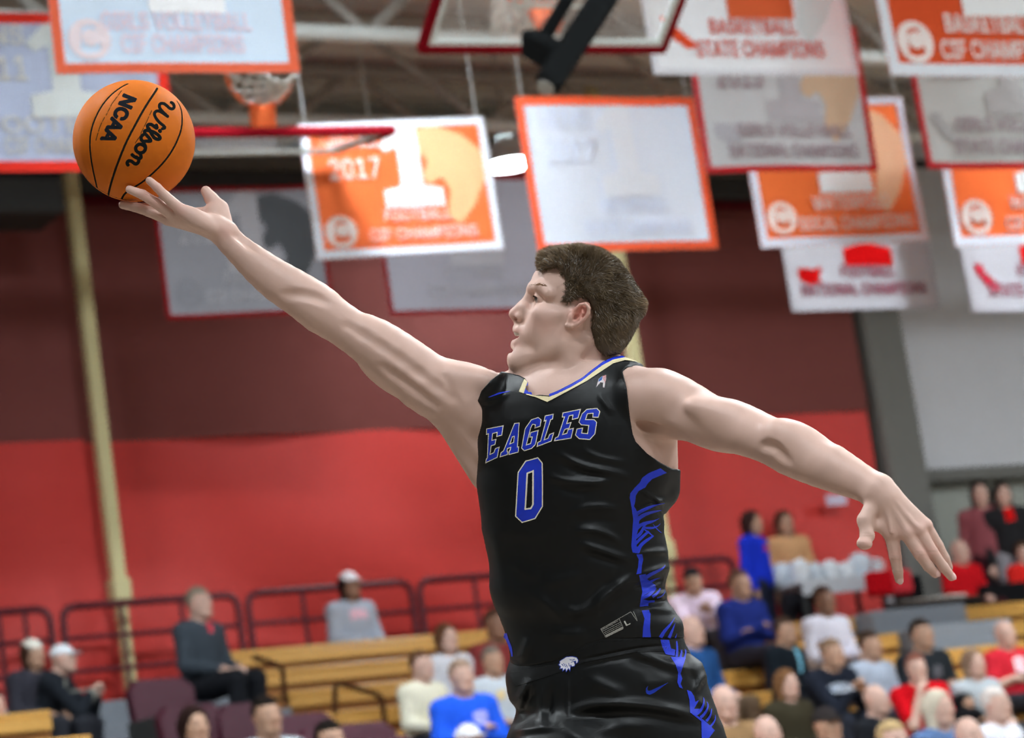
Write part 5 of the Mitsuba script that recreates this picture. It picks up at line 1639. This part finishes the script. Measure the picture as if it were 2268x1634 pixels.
for x, y, w, h, lab in ((2232, 1330, 0.30, 0.36, 'black loudspeaker box standing at the right edge'), (2010, 1296, 0.20, 0.20, 'black camera bag on the walkway behind the red bags')):
    s, z = on_d(x, y, 1.72)
    t = thing('loudspeaker' if w > 0.25 else 'camera_bag', lab, 'loudspeaker' if w > 0.25 else 'bag')
    hall('body', box(s - w, s + w, -1.74, -1.50, ZW, z + h / 2, 0.03), paint(26, 26, 28), t)
    hall('top_strap', tube(rounded_path([(s - 0.08, -1.6, z + h / 2 - 0.01), (s - 0.08, -1.6, z + h / 2 + 0.05), (s + 0.08, -1.6, z + h / 2 + 0.05), (s + 0.08, -1.6, z + h / 2 - 0.01)], 0.03), 0.01, 6), paint(40, 40, 42), t)
s, z = on_d(1866, 1356, 2.9)
s_, _ = on_d(2110, 1400, 2.9)
add('concrete_block', box(s, s_ + 1.2, -3.0, -2.45, 2.2, z, 0.02), 'mat_step', xf=HALL) if False else None

for k, (a, b, lab) in enumerate(((1.62, 2.75, 'upper grey concrete step among the right benches'), (1.57, 2.7, 'lower grey concrete step among the right benches'))):
    d, z = row_d(k + 1), row_z(k + 1) + 0.02
    add('concrete_step', box(a, b, -d - 0.30, -d + 0.34, z - 0.5, z, 0.015), 'mat_step', xf=HALL, label=lab, cat='step')
for k in (1, 2):
    t = thing('bleacher_row', f'short wooden bench at the right edge below the dark table, {["upper", "lower"][k - 1]} of two', 'bench', 'short benches at the right edge')
    d, z = row_d(k), row_z(k)
    for a, b in ((-0.13, -0.01), (0.0, 0.12)):
        hall('seat_plank', box(2.85, 6.0, -d - b, -d - a, z - 0.045, z, 0.008), 'mat_bench', t)
    hall('face_board', box(2.85, 6.0, -d - 0.125, -d - 0.10, z - 0.135, z - 0.047, 0.006), 'mat_bench', t)
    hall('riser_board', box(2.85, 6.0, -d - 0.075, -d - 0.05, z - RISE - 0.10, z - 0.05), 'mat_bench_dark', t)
hall('walkway_bench', box(-4.3, -3.4, -1.70, -1.42, 2.9, 3.135, 0.01), 'mat_bench_dark', label='low wooden box seat under the child in the white cap', cat='bench')
# ------------------------------------------------------------------ spectators. Prototypes in centimetres: x to their left, -y forward, z up
def head_ops(F, c, k=3.0):
    c = np.asarray(c, float)
    o = lambda x, y, z: c + np.array([x, y, z])
    F.ell(o(0, 1.2, 2.4), (7.5, 9.4, 9.3), k=k)
    F.ell(o(0, -3.4, -3.0), (6.4, 5.9, 9.0), k=k)
    F.cone(o(-2, -6.3, -9.4), o(2, -6.3, -9.4), 2.6, 2.6, 2.5)
    for s in (1, -1):
        F.cone(o(2.2 * s, -6, -9.4), o(5.4 * s, 0, -6.2), 2.4, 2.4, 2)
        F.ell(o(4.0 * s, -6.2, -2.6), (2.6, 2.2, 2.0), k=2)
        F.cone(o(1 * s, -8.5, 1.8), o(4.6 * s, -7.3, 1.8), 1.1, 1.1, 1.2)
        F.ell(o(3.1 * s, -9.4, 0.1), (2.0, 1.5, 1.2), k=1.0, sub=True)
        F.ell(o(3.1 * s, -7.6, 0.1), (1.5, 1.3, 1.2), k=0.5)
        F.ell(o(7.6 * s, 1.0, -1.0), (1.0, 2.1, 3.2), k=0.6)
    F.cone(o(0, -8.6, 0.6), o(0, -10.3, -3.2), 0.9, 1.5, 1.0)
    F.ell(o(1.4, -9.3, -3.4), (1.0, 1.2, 0.9), k=0.6)
    F.ell(o(-1.4, -9.3, -3.4), (1.0, 1.2, 0.9), k=0.6)
    F.cone(o(-1.8, -8.8, -6.1), o(1.8, -8.8, -6.1), 0.8, 0.8, 0.8)
    F.cone(o(-1.6, -8.6, -7.5), o(1.6, -8.6, -7.5), 0.9, 0.9, 0.8)


def hand_ops(F, w, t, side, up=(0, 0, 1)):
    """A small hand at the wrist w towards t: palm, four fingers, thumb."""
    w, t = np.asarray(w, float), np.asarray(t, float)
    ax = (t - w) / np.linalg.norm(t - w)
    b = np.cross(ax, up)
    b /= np.linalg.norm(b)
    n = np.cross(b, ax)
    F.cone(w, w + ax * 4, 2.6, 2.6, 2)
    for i, L in enumerate((6.5, 7.4, 7.0, 5.4)):
        q = w + ax * 7 + b * (i - 1.5) * 1.9
        F.cone(w + ax * 3 + b * (i - 1.5) * 1.2, q, 1.5, 1.15, 0.8)
        F.cone(q, q + ax * L * 0.55 - n * 1.6, 1.1, 1.0, 0.3)
        F.cone(q + ax * L * 0.55 - n * 1.6, q + ax * L * 0.8 - n * 4.0, 1.0, 0.85, 0.3)
    F.cone(w + ax * 2, w + ax * 5 - b * 4.5 * side, 1.6, 1.2, 1)
    F.cone(w + ax * 5 - b * 4.5 * side, w + ax * 8.5 - b * 4.8 * side - n, 1.2, 1.0, 0.3)


def make_pose(name):
    stand = name.startswith('stand')
    J_ = {}
    hip = 90.0 if stand else 10.0
    lean = 18.0 if name == 'lean' else (3.0 if not stand else 0.0)
    J_['chest'] = np.array([0, -1 - lean * 0.75, hip + 33 - lean * 0.25])
    J_['belly'] = np.array([0, -1 - lean * 0.3, hip + 14])
    J_['neck'] = np.array([0, 1 - lean * 1.1, hip + 47 - lean * 0.35])
    J_['head'] = np.array([0, -3 - lean * 1.3, hip + 63 - lean * 0.45])
    sh = [np.array([17.5 * s, 0 - lean * 1.0, hip + 41 - lean * 0.3]) for s in (1, -1)]
    if name == 'lap':
        el, wr, tp = [(23, -6, 25), (-23, -6, 25)], [(10, -27, 19), (-10, -27, 19)], [(2, -36, 18), (-2, -35, 18)]
    elif name == 'lean':
        el, wr, tp = [(15, -40, 17), (-15, -40, 17)], [(5, -50, 30), (-4, -48, 33)], [(0, -54, 39), (1, -52, 41)]
    elif name == 'crossed':
        el, wr, tp = [(24, -8, 27), (-24, -8, 27)], [(-4, -19, 31), (5, -21, 34)], [(-14, -15, 32), (14, -15, 36)]
    elif name == 'chin':
        el, wr, tp = [(22, -14, 22), (-16, -22, 24)], [(8, -30, 20), (-5, -20, 52)], [(0, -36, 19), (0, -16, 60)]
    elif name == 'stand':
        el, wr, tp = [(23, 2, 106), (-23, 2, 106)], [(24, -6, 83), (-24, -6, 83)], [(24, -9, 70), (-24, -9, 70)]
    else:
        el, wr, tp = [(22, -2, 108), (-22, -2, 108)], [(12, -24, 104), (-12, -24, 104)], [(7, -34, 102), (-7, -34, 102)]
    el, wr, tp = [[np.array(q, float) for q in l] for l in (el, wr, tp)]
    if stand:
        kn, an, to = [np.array([10 * s, -1, 48.0]) for s in (1, -1)], [np.array([10 * s, 2, 9.0]) for s in (1, -1)], [np.array([12 * s, -14, 4.0]) for s in (1, -1)]
    else:
        kn, an, to = [np.array([11 * s, -43, 9.0]) for s in (1, -1)], [np.array([11 * s, -40, -30.0]) for s in (1, -1)], [np.array([13 * s, -55, -35.0]) for s in (1, -1)]
    hp = [np.array([9 * s, 0, hip]) for s in (1, -1)]
    Bd, Sl, Ss, Pt, Sh = Field(), Field(), Field(), Field(), Field()

    def torso(F, g):
        F.ell(J_['belly'], (16 + g, 11.5 + g, 17 + g), k=0)
        F.ell(J_['chest'], (17.5 + g, 11.5 + g, 17 + g), k=6)
        for i in (0, 1):
            F.cone(J_['neck'] + (0, 0, -4), sh[i], 6.5 + g, 6.5 + g, 5)
        F.ell((0, 0, hip + 2), (17 + g, 12 + g, 12 + g), k=6)
    torso(Bd, 0)
    Bd.cone(J_['neck'], J_['head'] + (0, 1.5, -3), 6.0, 5.6, 3)
    head_ops(Bd, J_['head'])
    for F, g, full in ((Bd, 0, 2), (Sl, 1.5, 2), (Ss, 1.6, 1)):
        if F is not Bd:
            torso(F, g)
        for i in (0, 1):
            if full == 2:
                F.cone(sh[i], el[i], 5.6 + g, 4.4 + g, 3)
                F.cone(el[i], wr[i] if F is Bd else wr[i] * 0.93 + el[i] * 0.07, 4.4 + g, 2.9 + g * 1.2, 2)
            else:
                F.cone(sh[i], sh[i] * 0.3 + el[i] * 0.7, 5.8 + g, 5.6 + g, 3)
    for i, s in ((0, 1), (1, -1)):
        hand_ops(Bd, wr[i], tp[i], s if name != 'crossed' else -s)
        for F, g in ((Bd, 0), (Pt, 1.3)):
            F.cone(hp[i], kn[i], 9.2 + g, 6.2 + g, 4)
            F.cone(kn[i], an[i] if F is Bd else an[i] * 0.95 + kn[i] * 0.05, 6.0 + g, 4.0 + g * 2, 2)
        Bd.cone(an[i], to[i], 3.6, 3, 2)
        Sh.cone(an[i] + (0, 1.5, -2), an[i] * 0.5 + to[i] * 0.5 + (0, 0, -1), 5.2, 4.8, 2)
        Sh.cone(an[i] * 0.5 + to[i] * 0.5 + (0, 0, -1), to[i], 4.8, 4.0, 2)
    Pt.ell((0, 0, hip + 1), (18.4, 13.4, 12), k=4)
    lo, hi = (-38, -72, -45 if not stand else -4), (38, 20, hip + 90)
    nk = J_['neck']

    def collar(F):
        return lambda p: np.maximum(F(p), -(np.linalg.norm((p - (nk + np.array([0, -2, 4]))) * (1, 0.9, 1), axis=1) - 7.8))
    body_ = nets(Bd, lo, hi, 1.5)
    out = {'head': J_['head'], 'body': body_, 'long': nets(collar(Sl), lo, hi, 2.0), 'short': nets(collar(Ss), lo, hi, 2.0), 'trousers': nets(Pt, lo, hi, 2.2), 'shoes': nets(Sh, lo, hi, 1.8), 'shirt_f': Sl, 'stand': stand}
    return out


POSES = {n: make_pose(n) for n in ('lap', 'lean', 'crossed', 'chin', 'stand', 'standserve')}
TONES = {'fair': (0.56, 0.36, 0.29), 'tan': (0.42, 0.25, 0.17), 'brown': (0.24, 0.125, 0.08)}


def tint(pose, tone):
    p = POSES[pose]
    v = p['body'].vertices - p['head']
    c = np.tile(np.array(TONES[tone]), (len(v), 1))

    def spot(x, y, z, r, col, k):
        g = k * np.exp(-(((v - (x, y, z)) / np.array(r)) ** 2).sum(1))
        c[:] = c * (1 - g[:, None]) + np.array(col) * g[:, None]
    for s in (1, -1):
        spot(3.1 * s, -8.8, 0.1, (1.5, 1.4, 0.7), (0.03, 0.02, 0.02), 0.9)
        spot(3.3 * s, -8.8, 2.3, (2.0, 1.4, 0.55), (0.06, 0.04, 0.03), 0.7)
        spot(7.8 * s, 1, -1, (1.4, 2.5, 3.4), np.array(TONES[tone]) * (1.05, 0.75, 0.7), 0.6)
    spot(0, -9.2, -6.8, (2.3, 1.5, 0.8), np.array(TONES[tone]) * (0.85, 0.5, 0.5), 0.8)
    spot(0, -10, -3, (1.6, 2, 1.6), np.array(TONES[tone]) * (1.05, 0.8, 0.75), 0.5)
    return c


_plys = {}


def part_ply(pose, what, tone=None):
    k = (pose, what, tone)
    if k not in _plys:
        m = POSES[pose][what].copy()
        m.vertices = m.vertices * 0.01
        _plys[k] = mikit.ply(m, smooth=True, color=tint(pose, tone) if tone else None)
    return _plys[k]


# hair and headwear around a head at the origin
def hair_kinds():
    out = {}

    def face_cut(y, z):
        """Keeps what lies behind y or above z."""
        return lambda p: np.maximum(-(p[:, 1] - y), p[:, 2] - z) * 0.9
    S = Field()
    S.ell((0, 1.4, 3.0), (8.4, 10.2, 9.6))
    cut_short = lambda p: np.minimum(-(p[:, 1] + 1.5) + 0.25 * (p[:, 2]), -(p[:, 2] - 5.2) + 0.12 * (p[:, 1] + 8))
    out['short'] = nets(lambda p: np.maximum(np.maximum(S(p), cut_short(p)), -(p[:, 2] + 5.5)), (-13, -14, -16), (13, 16, 18), 1.1)
    Lg = Field()
    Lg.ell((0, 1.4, 3.0), (8.9, 10.5, 10.0))
    Lg.cone((5.6, 2.5, 0), (7.0, 1.0, -19), 4.6, 3.0, 3)
    Lg.cone((-5.6, 2.5, 0), (-7.0, 1.0, -19), 4.6, 3.0, 3)
    Lg.cone((0, 5.5, 0), (0, 7.5, -18), 7.0, 5.0, 4)
    face = Field()
    face.ell((0, -9.0, -3.0), (6.9, 9.2, 10.4))
    face.cone((0, -6, -12), (0, -9, -26), 6, 9, 2)
    out['long'] = nets(lambda p: np.maximum(Lg(p), -face(p)), (-15, -14, -30), (15, 18, 18), 1.2)
    C = Field()
    C.ell((0, 1.2, 3.2), (8.5, 10.3, 9.6))
    brim = lambda p: np.maximum(np.abs(p[:, 2] - 3.6 + 0.05 * (p[:, 1] + 9) ** 2 * 0.3 + 0.02 * p[:, 0] ** 2) - 0.6, np.maximum(np.sqrt((p[:, 0] / 7.4) ** 2 + ((p[:, 1] + 6.5) / 9.5) ** 2) * 7 - 7, p[:, 1] + 6))
    out['cap'] = nets(lambda p: np.minimum(np.maximum(C(p), -(p[:, 2] - 2.8)), brim(p)), (-13, -20, -6), (13, 16, 18), 0.9)
    out['beanie'] = nets(lambda p: np.maximum(C(p), -(p[:, 2] - 2.2)), (-13, -20, -6), (13, 16, 18), 1.0)
    H = Field()
    H.ell((0, 1.0, 2.0), (9.4, 10.8, 11.2))
    H.cone((0, 1, -6), (0, 0, -18), 8.5, 15, 5)
    fh = Field()
    fh.ell((0, -9.5, -2.2), (5.6, 6.5, 8.2))
    out['scarf'] = nets(lambda p: np.maximum(H(p), -fh(p)), (-20, -20, -34), (20, 20, 18), 1.3)
    return {k: mikit.ply(trimesh.Trimesh(m.vertices * 0.01, m.faces, process=False), smooth=True) for k, m in out.items()}


HAIR = hair_kinds()
scene['mat_crowd_skin'] = {'type': 'principled', 'base_color': {'type': 'mesh_attribute', 'name': 'vertex_color'}, 'roughness': 0.5, 'specular': 0.3}


def patch_on(pose, x0, x1, z0, z1, kind):
    """A print on the chest: an outline laid on the front of the shirt."""
    f, c = POSES[pose]['shirt_f'], POSES[pose]['head']
    if kind == 'band':
        poly = unary_union([box2(x0 + (x1 - x0) * i / 6, z0 + 1.2 * math.sin(i * 0.6), x0 + (x1 - x0) * (i + 0.72) / 6, z1 + 1.2 * math.sin(i * 0.6)) for i in range(6)] + [box2(x0, (z0 + z1) / 2 - 0.7, x1, (z0 + z1) / 2 + 1.2)])
    else:
        poly = Polygon([(x0, z0), (x1, z0 + 1), (x1, z1), (x0 + (x1 - x0) * 0.5, z1 + 1), (x0, z1 - 1)])
    m = flat_grid(poly, 2.0)
    x, z = m.vertices[:, 0], m.vertices[:, 1] + c[2]
    y = np.full(len(x), c[1] - 26.0)
    for _ in range(30):
        y = y + np.clip((f(np.stack([x, y, z], 1), 60.0) - 0.35) * 0.8, -4, 8)
    return trimesh.Trimesh(np.stack([x, y, z], 1) * 0.01, m.faces, process=False)


def box2(x0, y0, x1, y1):
    return Polygon([(x0, y0), (x1, y0), (x1, y1), (x0, y1)])


def person(label, px, py, pose, tone, hair, hair_c, shirt_c, trousers_c=(48, 50, 56), yaw=0.0, short=False, extra=None, prnt=None, d=None, row=None, up=0, zfoot=None, base=None):
    p = POSES[pose]
    hz = p['head'][2] * 0.01
    if p['stand']:
        s, z = on_d(px, py, d)
        k = (z - zfoot) / hz
        base = zfoot
    elif base is not None:
        s, z = on_d(px, py, d - p['head'][1] * 0.01)
        k = (z - base) / hz
    else:
        best = None
        for i in range(-1, 14):
            dd = row_d(i) + (0.0 if d is None else d)
            fy = -p['head'][1] * 0.01
            s_, z_ = on_d(px, py, dd + fy * math.cos(yaw))
            k_ = (z_ - row_z(i)) / hz
            if row == i or (row is None and (best is None or abs(k_ - 1) < abs(best[0] - 1))):
                best = (k_, dd, s_, row_z(i))
        if up:
            i = int(round((best[1] - row_d(0)) / PITCH_D)) - up
            dd = row_d(i)
            s_, z_ = on_d(px, py, dd - p['head'][1] * 0.01 * math.cos(yaw))
            best = ((z_ - row_z(i)) / hz, dd, s_, row_z(i))
        k, d, s, base = best
        s = s - (p['head'][1] * 0.01 * -math.sin(yaw)) * 1.0
    kx = float(np.clip(k, 0.86, 1.1))
    m = hall_xf(s, d, base, yaw, (kx, kx, k))
    t = thing('person', label, 'person')
    add('body', part_ply(pose, 'body', tone), 'mat_crowd_skin', t, xf=m)
    add('shirt', part_ply(pose, 'short' if short else 'long'), paint(*shirt_c), t, xf=m)
    add('trousers', part_ply(pose, 'trousers'), paint(*trousers_c), t, xf=m)
    add('shoes', part_ply(pose, 'shoes'), paint(58, 56, 58), t, xf=m)
    hm = m @ trimesh.transformations.translation_matrix(p['head'] * 0.01)
    if hair:
        add({'cap': 'cap', 'beanie': 'beanie', 'scarf': 'headscarf'}.get(hair, 'hair'), HAIR[hair], paint(*hair_c), t, xf=hm)
    if extra:
        add('hair', HAIR[extra[0]], paint(*extra[1]), t, xf=hm @ np.diag([0.97, 0.97, 0.97, 1]))
    if prnt:
        add('shirt_print', patch_on(pose, *prnt[1:5], prnt[5]), paint(*prnt[0]), t, xf=m)
    return t


DK, BR_, BL_, GR = (34, 26, 22), (78, 54, 38), (176, 150, 110), (150, 144, 138)
R_ = math.radians
# left of the player
person('person in a white knit cap with long dark hair at the lower left edge', 74, 1447, 'lap', 'tan', 'beanie', (214, 210, 200), (52, 52, 60), yaw=R_(20), extra=('long', (60, 40, 32)))
person('person in a white cap and black jacket with grey stripes looking right, lower left', 150, 1457, 'lean', 'fair', 'cap', (222, 226, 232), (36, 40, 46), yaw=R_(50), prnt=((128, 130, 124), -9, -4, -42, -18, 'blob'))
person('person with cropped grey hair in a dark grey sweater leaning before the left rail', 440, 1335, 'lap', 'fair', 'short', (128, 118, 104), (62, 70, 78), (34, 36, 40), yaw=R_(25), prnt=((206, 70, 84), -3, 3, -24, -16, 'blob'))
person('child in a white cap and pale grey hoodie with pink print before the rail', 772, 1296, 'lap', 'brown', 'cap', (232, 226, 230), (158, 164, 176), yaw=R_(8), extra=('long', (36, 24, 22)), prnt=((222, 176, 190), -9, 9, -32, -23, 'band'), d=1.56, base=3.14)
person('person with long dark hair at the bottom edge below the aisle', 430, 1608, 'lap', 'tan', 'long', (40, 28, 26), (60, 40, 46))
person('boy with short black hair and white collar at the bottom edge', 590, 1585, 'lap', 'tan', 'short', (30, 26, 24), (176, 186, 192))
person('person of whom only dark hair shows at the bottom edge by the maroon chairs', 730, 1640, 'lap', 'tan', 'short', (30, 26, 24), (70, 70, 74))
person('person with long brown hair in a grey top behind the cream jacket', 990, 1412, 'lap', 'fair', 'long', (92, 62, 44), (196, 196, 202), yaw=R_(5))
person('person with brown hair in a cream jacket left of the blue sweatshirt', 935, 1472, 'lap', 'fair', 'short', (92, 64, 46), (222, 218, 196), yaw=R_(18))
person('person in a bright blue sweatshirt beside the hip of the player', 1022, 1497, 'crossed', 'fair', 'short', (150, 126, 108), (40, 92, 226), (40, 44, 60), yaw=R_(-5), prnt=((168, 172, 236), 0, 12, -36, -26, 'blob'))
person('person in a pale grey shirt with a yellow print right behind the blue sweatshirt', 1092, 1462, 'lap', 'tan', 'short', (104, 96, 88), (186, 194, 202), prnt=((214, 196, 150), -6, 2, -34, -26, 'blob'))
person('person with a dark beard half hidden by the hip of the player', 1098, 1382, 'lap', 'brown', 'short', (70, 50, 40), (120, 50, 50))
person('person in a white cap at the bottom edge under the blue sweatshirt', 1040, 1642, 'lap', 'fair', 'cap', (226, 226, 230), (180, 184, 196), yaw=R_(10))
person('person in dark clothing cut by the left edge near the bottom', -14, 1560, 'lap', 'fair', 'short', DK, (44, 48, 52))
# right of the player, standing on the walkway
person('standing person with long dark hair in a blue sweatshirt at the red curtain', 1660, 1158, 'stand', 'tan', 'long', (52, 36, 34), (32, 54, 196), (40, 44, 60), yaw=R_(30), d=1.25, zfoot=ZW, prnt=((196, 70, 110), -6, 6, -32, -26, 'band'))
person('standing person with dark hair in a beige top behind the white bags', 1734, 1158, 'standserve', 'tan', 'long', (66, 44, 34), (196, 150, 108), yaw=R_(-10), d=0.74, zfoot=ZW)
person('standing person with dark hair in a red and grey top at the grey wall', 2170, 1092, 'stand', 'fair', 'long', (36, 28, 26), (136, 74, 80), (60, 30, 36), yaw=R_(-35), d=1.15, zfoot=ZW - 0.0)
person('standing person in black with a red scarf by the right edge', 2217, 1094, 'stand', 'fair', 'long', (32, 26, 24), (38, 38, 40), (150, 150, 156), yaw=R_(-20), d=1.3, zfoot=ZW, prnt=((200, 24, 24), -5, 5, -30, -16, 'blob'))
person('person in a red polo shirt sitting behind the dark table', 2126, 1220, 'lap', 'fair', None, None, (196, 26, 34), (60, 30, 34), short=True, d=1.5, base=3.05)
person('person in a red top cut by the right edge beside the loudspeaker', 2268, 1222, 'lap', 'fair', 'short', BR_, (206, 40, 36), d=1.5, base=3.05)
# right of the player, on the benches
person('person with a black knit cap in a pale pink shirt bending next to the player', 1536, 1284, 'lean', 'tan', 'beanie', (34, 34, 36), (226, 206, 224), (70, 66, 70), yaw=R_(-20))
person('person with a shaved head in a navy sweater behind the wooden bench', 1638, 1292, 'crossed', 'tan', 'short', (84, 60, 50), (34, 46, 112), (48, 48, 58), yaw=R_(5))
person('bald person in a denim blue shirt half hidden behind the player', 1532, 1396, 'lap', 'fair', None, None, (44, 84, 140), (90, 74, 60), yaw=R_(15))
person('person with a shaved head in a white hoodie, highest on the right benches', 1825, 1328, 'lap', 'brown', 'short', (60, 42, 36), (214, 212, 224), (60, 60, 66), yaw=R_(5))
person('person in a black suit and light blue shirt left of the white hoodie', 1740, 1396, 'lap', 'tan', 'short', (64, 50, 42), (28, 34, 40), (30, 32, 38), yaw=R_(20), prnt=((130, 196, 222), -2, 4, -38, -16, 'blob'))
person('person with dark hair peeking out behind the white lettered sweatshirt', 1808, 1432, 'lap', 'brown', 'short', (44, 32, 28), (150, 130, 120), row=4)
person('person in a black sweatshirt with white chest lettering on the right benches', 1846, 1446, 'lean', 'tan', 'short', (120, 96, 76), (34, 38, 48), (44, 48, 58), prnt=((196, 204, 216), -11, 11, -33, -25, 'band'))
person('bearded person in a light blue grey shirt right of the lettered sweatshirt', 1928, 1428, 'lap', 'tan', 'short', (56, 42, 34), (166, 176, 192), (60, 60, 72), short=True, yaw=R_(10))
person('person with black hair in a black shirt on the right benches', 2041, 1403, 'lap', 'tan', 'short', (44, 36, 32), (40, 44, 48), short=True, prnt=((92, 92, 98), -3, 7, -36, -27, 'blob'))
person('person in a red shirt with a hand at the chin on the right benches', 2030, 1478, 'chin', 'fair', 'short', (120, 76, 64), (196, 20, 30), yaw=R_(-20), short=True)
person('person with long light brown hair in a dark green top at the lower right', 1744, 1514, 'lap', 'fair', 'long', (112, 80, 54), (58, 54, 42), yaw=R_(5))
person('bald person in a black shirt at the bottom right of the benches', 1942, 1549, 'lap', 'fair', None, None, (34, 36, 40), yaw=R_(15))
person('person with grey blond hair in a denim jacket at the bottom right', 2078, 1568, 'lap', 'fair', 'long', (196, 186, 168), (92, 118, 160), yaw=R_(10))
person('person in a black headscarf between the blond hair and the white shirt', 2141, 1553, 'lean', 'tan', 'scarf', (26, 26, 28), (34, 34, 36), up=1)
person('person with thin white hair in a white shirt at the lower right edge', 2206, 1560, 'lap', 'fair', 'short', (206, 196, 190), (224, 228, 238), yaw=R_(15))
person('bald person in a red shirt with a big white print at the right edge', 2227, 1403, 'crossed', 'fair', None, None, (204, 44, 58), short=True, prnt=((240, 206, 214), -4, 9, -36, -22, 'blob'))
person('person with light brown hair and white collar behind the headscarf', 2158, 1468, 'lap', 'fair', 'long', (130, 106, 88), (170, 178, 184))
person('person whose dark cap shows at the bottom edge on the right', 1832, 1606, 'lap', 'tan', 'cap', (48, 44, 44), (52, 48, 76))
person('person with reddish face at the bottom edge under the headscarf', 2146, 1630, 'lap', 'fair', None, None, (120, 110, 110))
person('person with pale hair at the bottom edge right of the dark cap', 1977, 1640, 'lap', 'fair', 'short', BL_, (150, 150, 160))
person('person with a tan face peeking between the red shirt and the headscarf', 2104, 1515, 'lap', 'fair', 'short', (150, 110, 84), (180, 160, 140), row=6)
person('person in khaki behind the hip of the player at the lower right', 1604, 1556, 'lap', 'fair', None, None, (148, 118, 84), yaw=R_(-10))
person('person with an orange pink face at the bottom edge right of the player', 1700, 1624, 'lap', 'fair', None, None, (196, 130, 96))
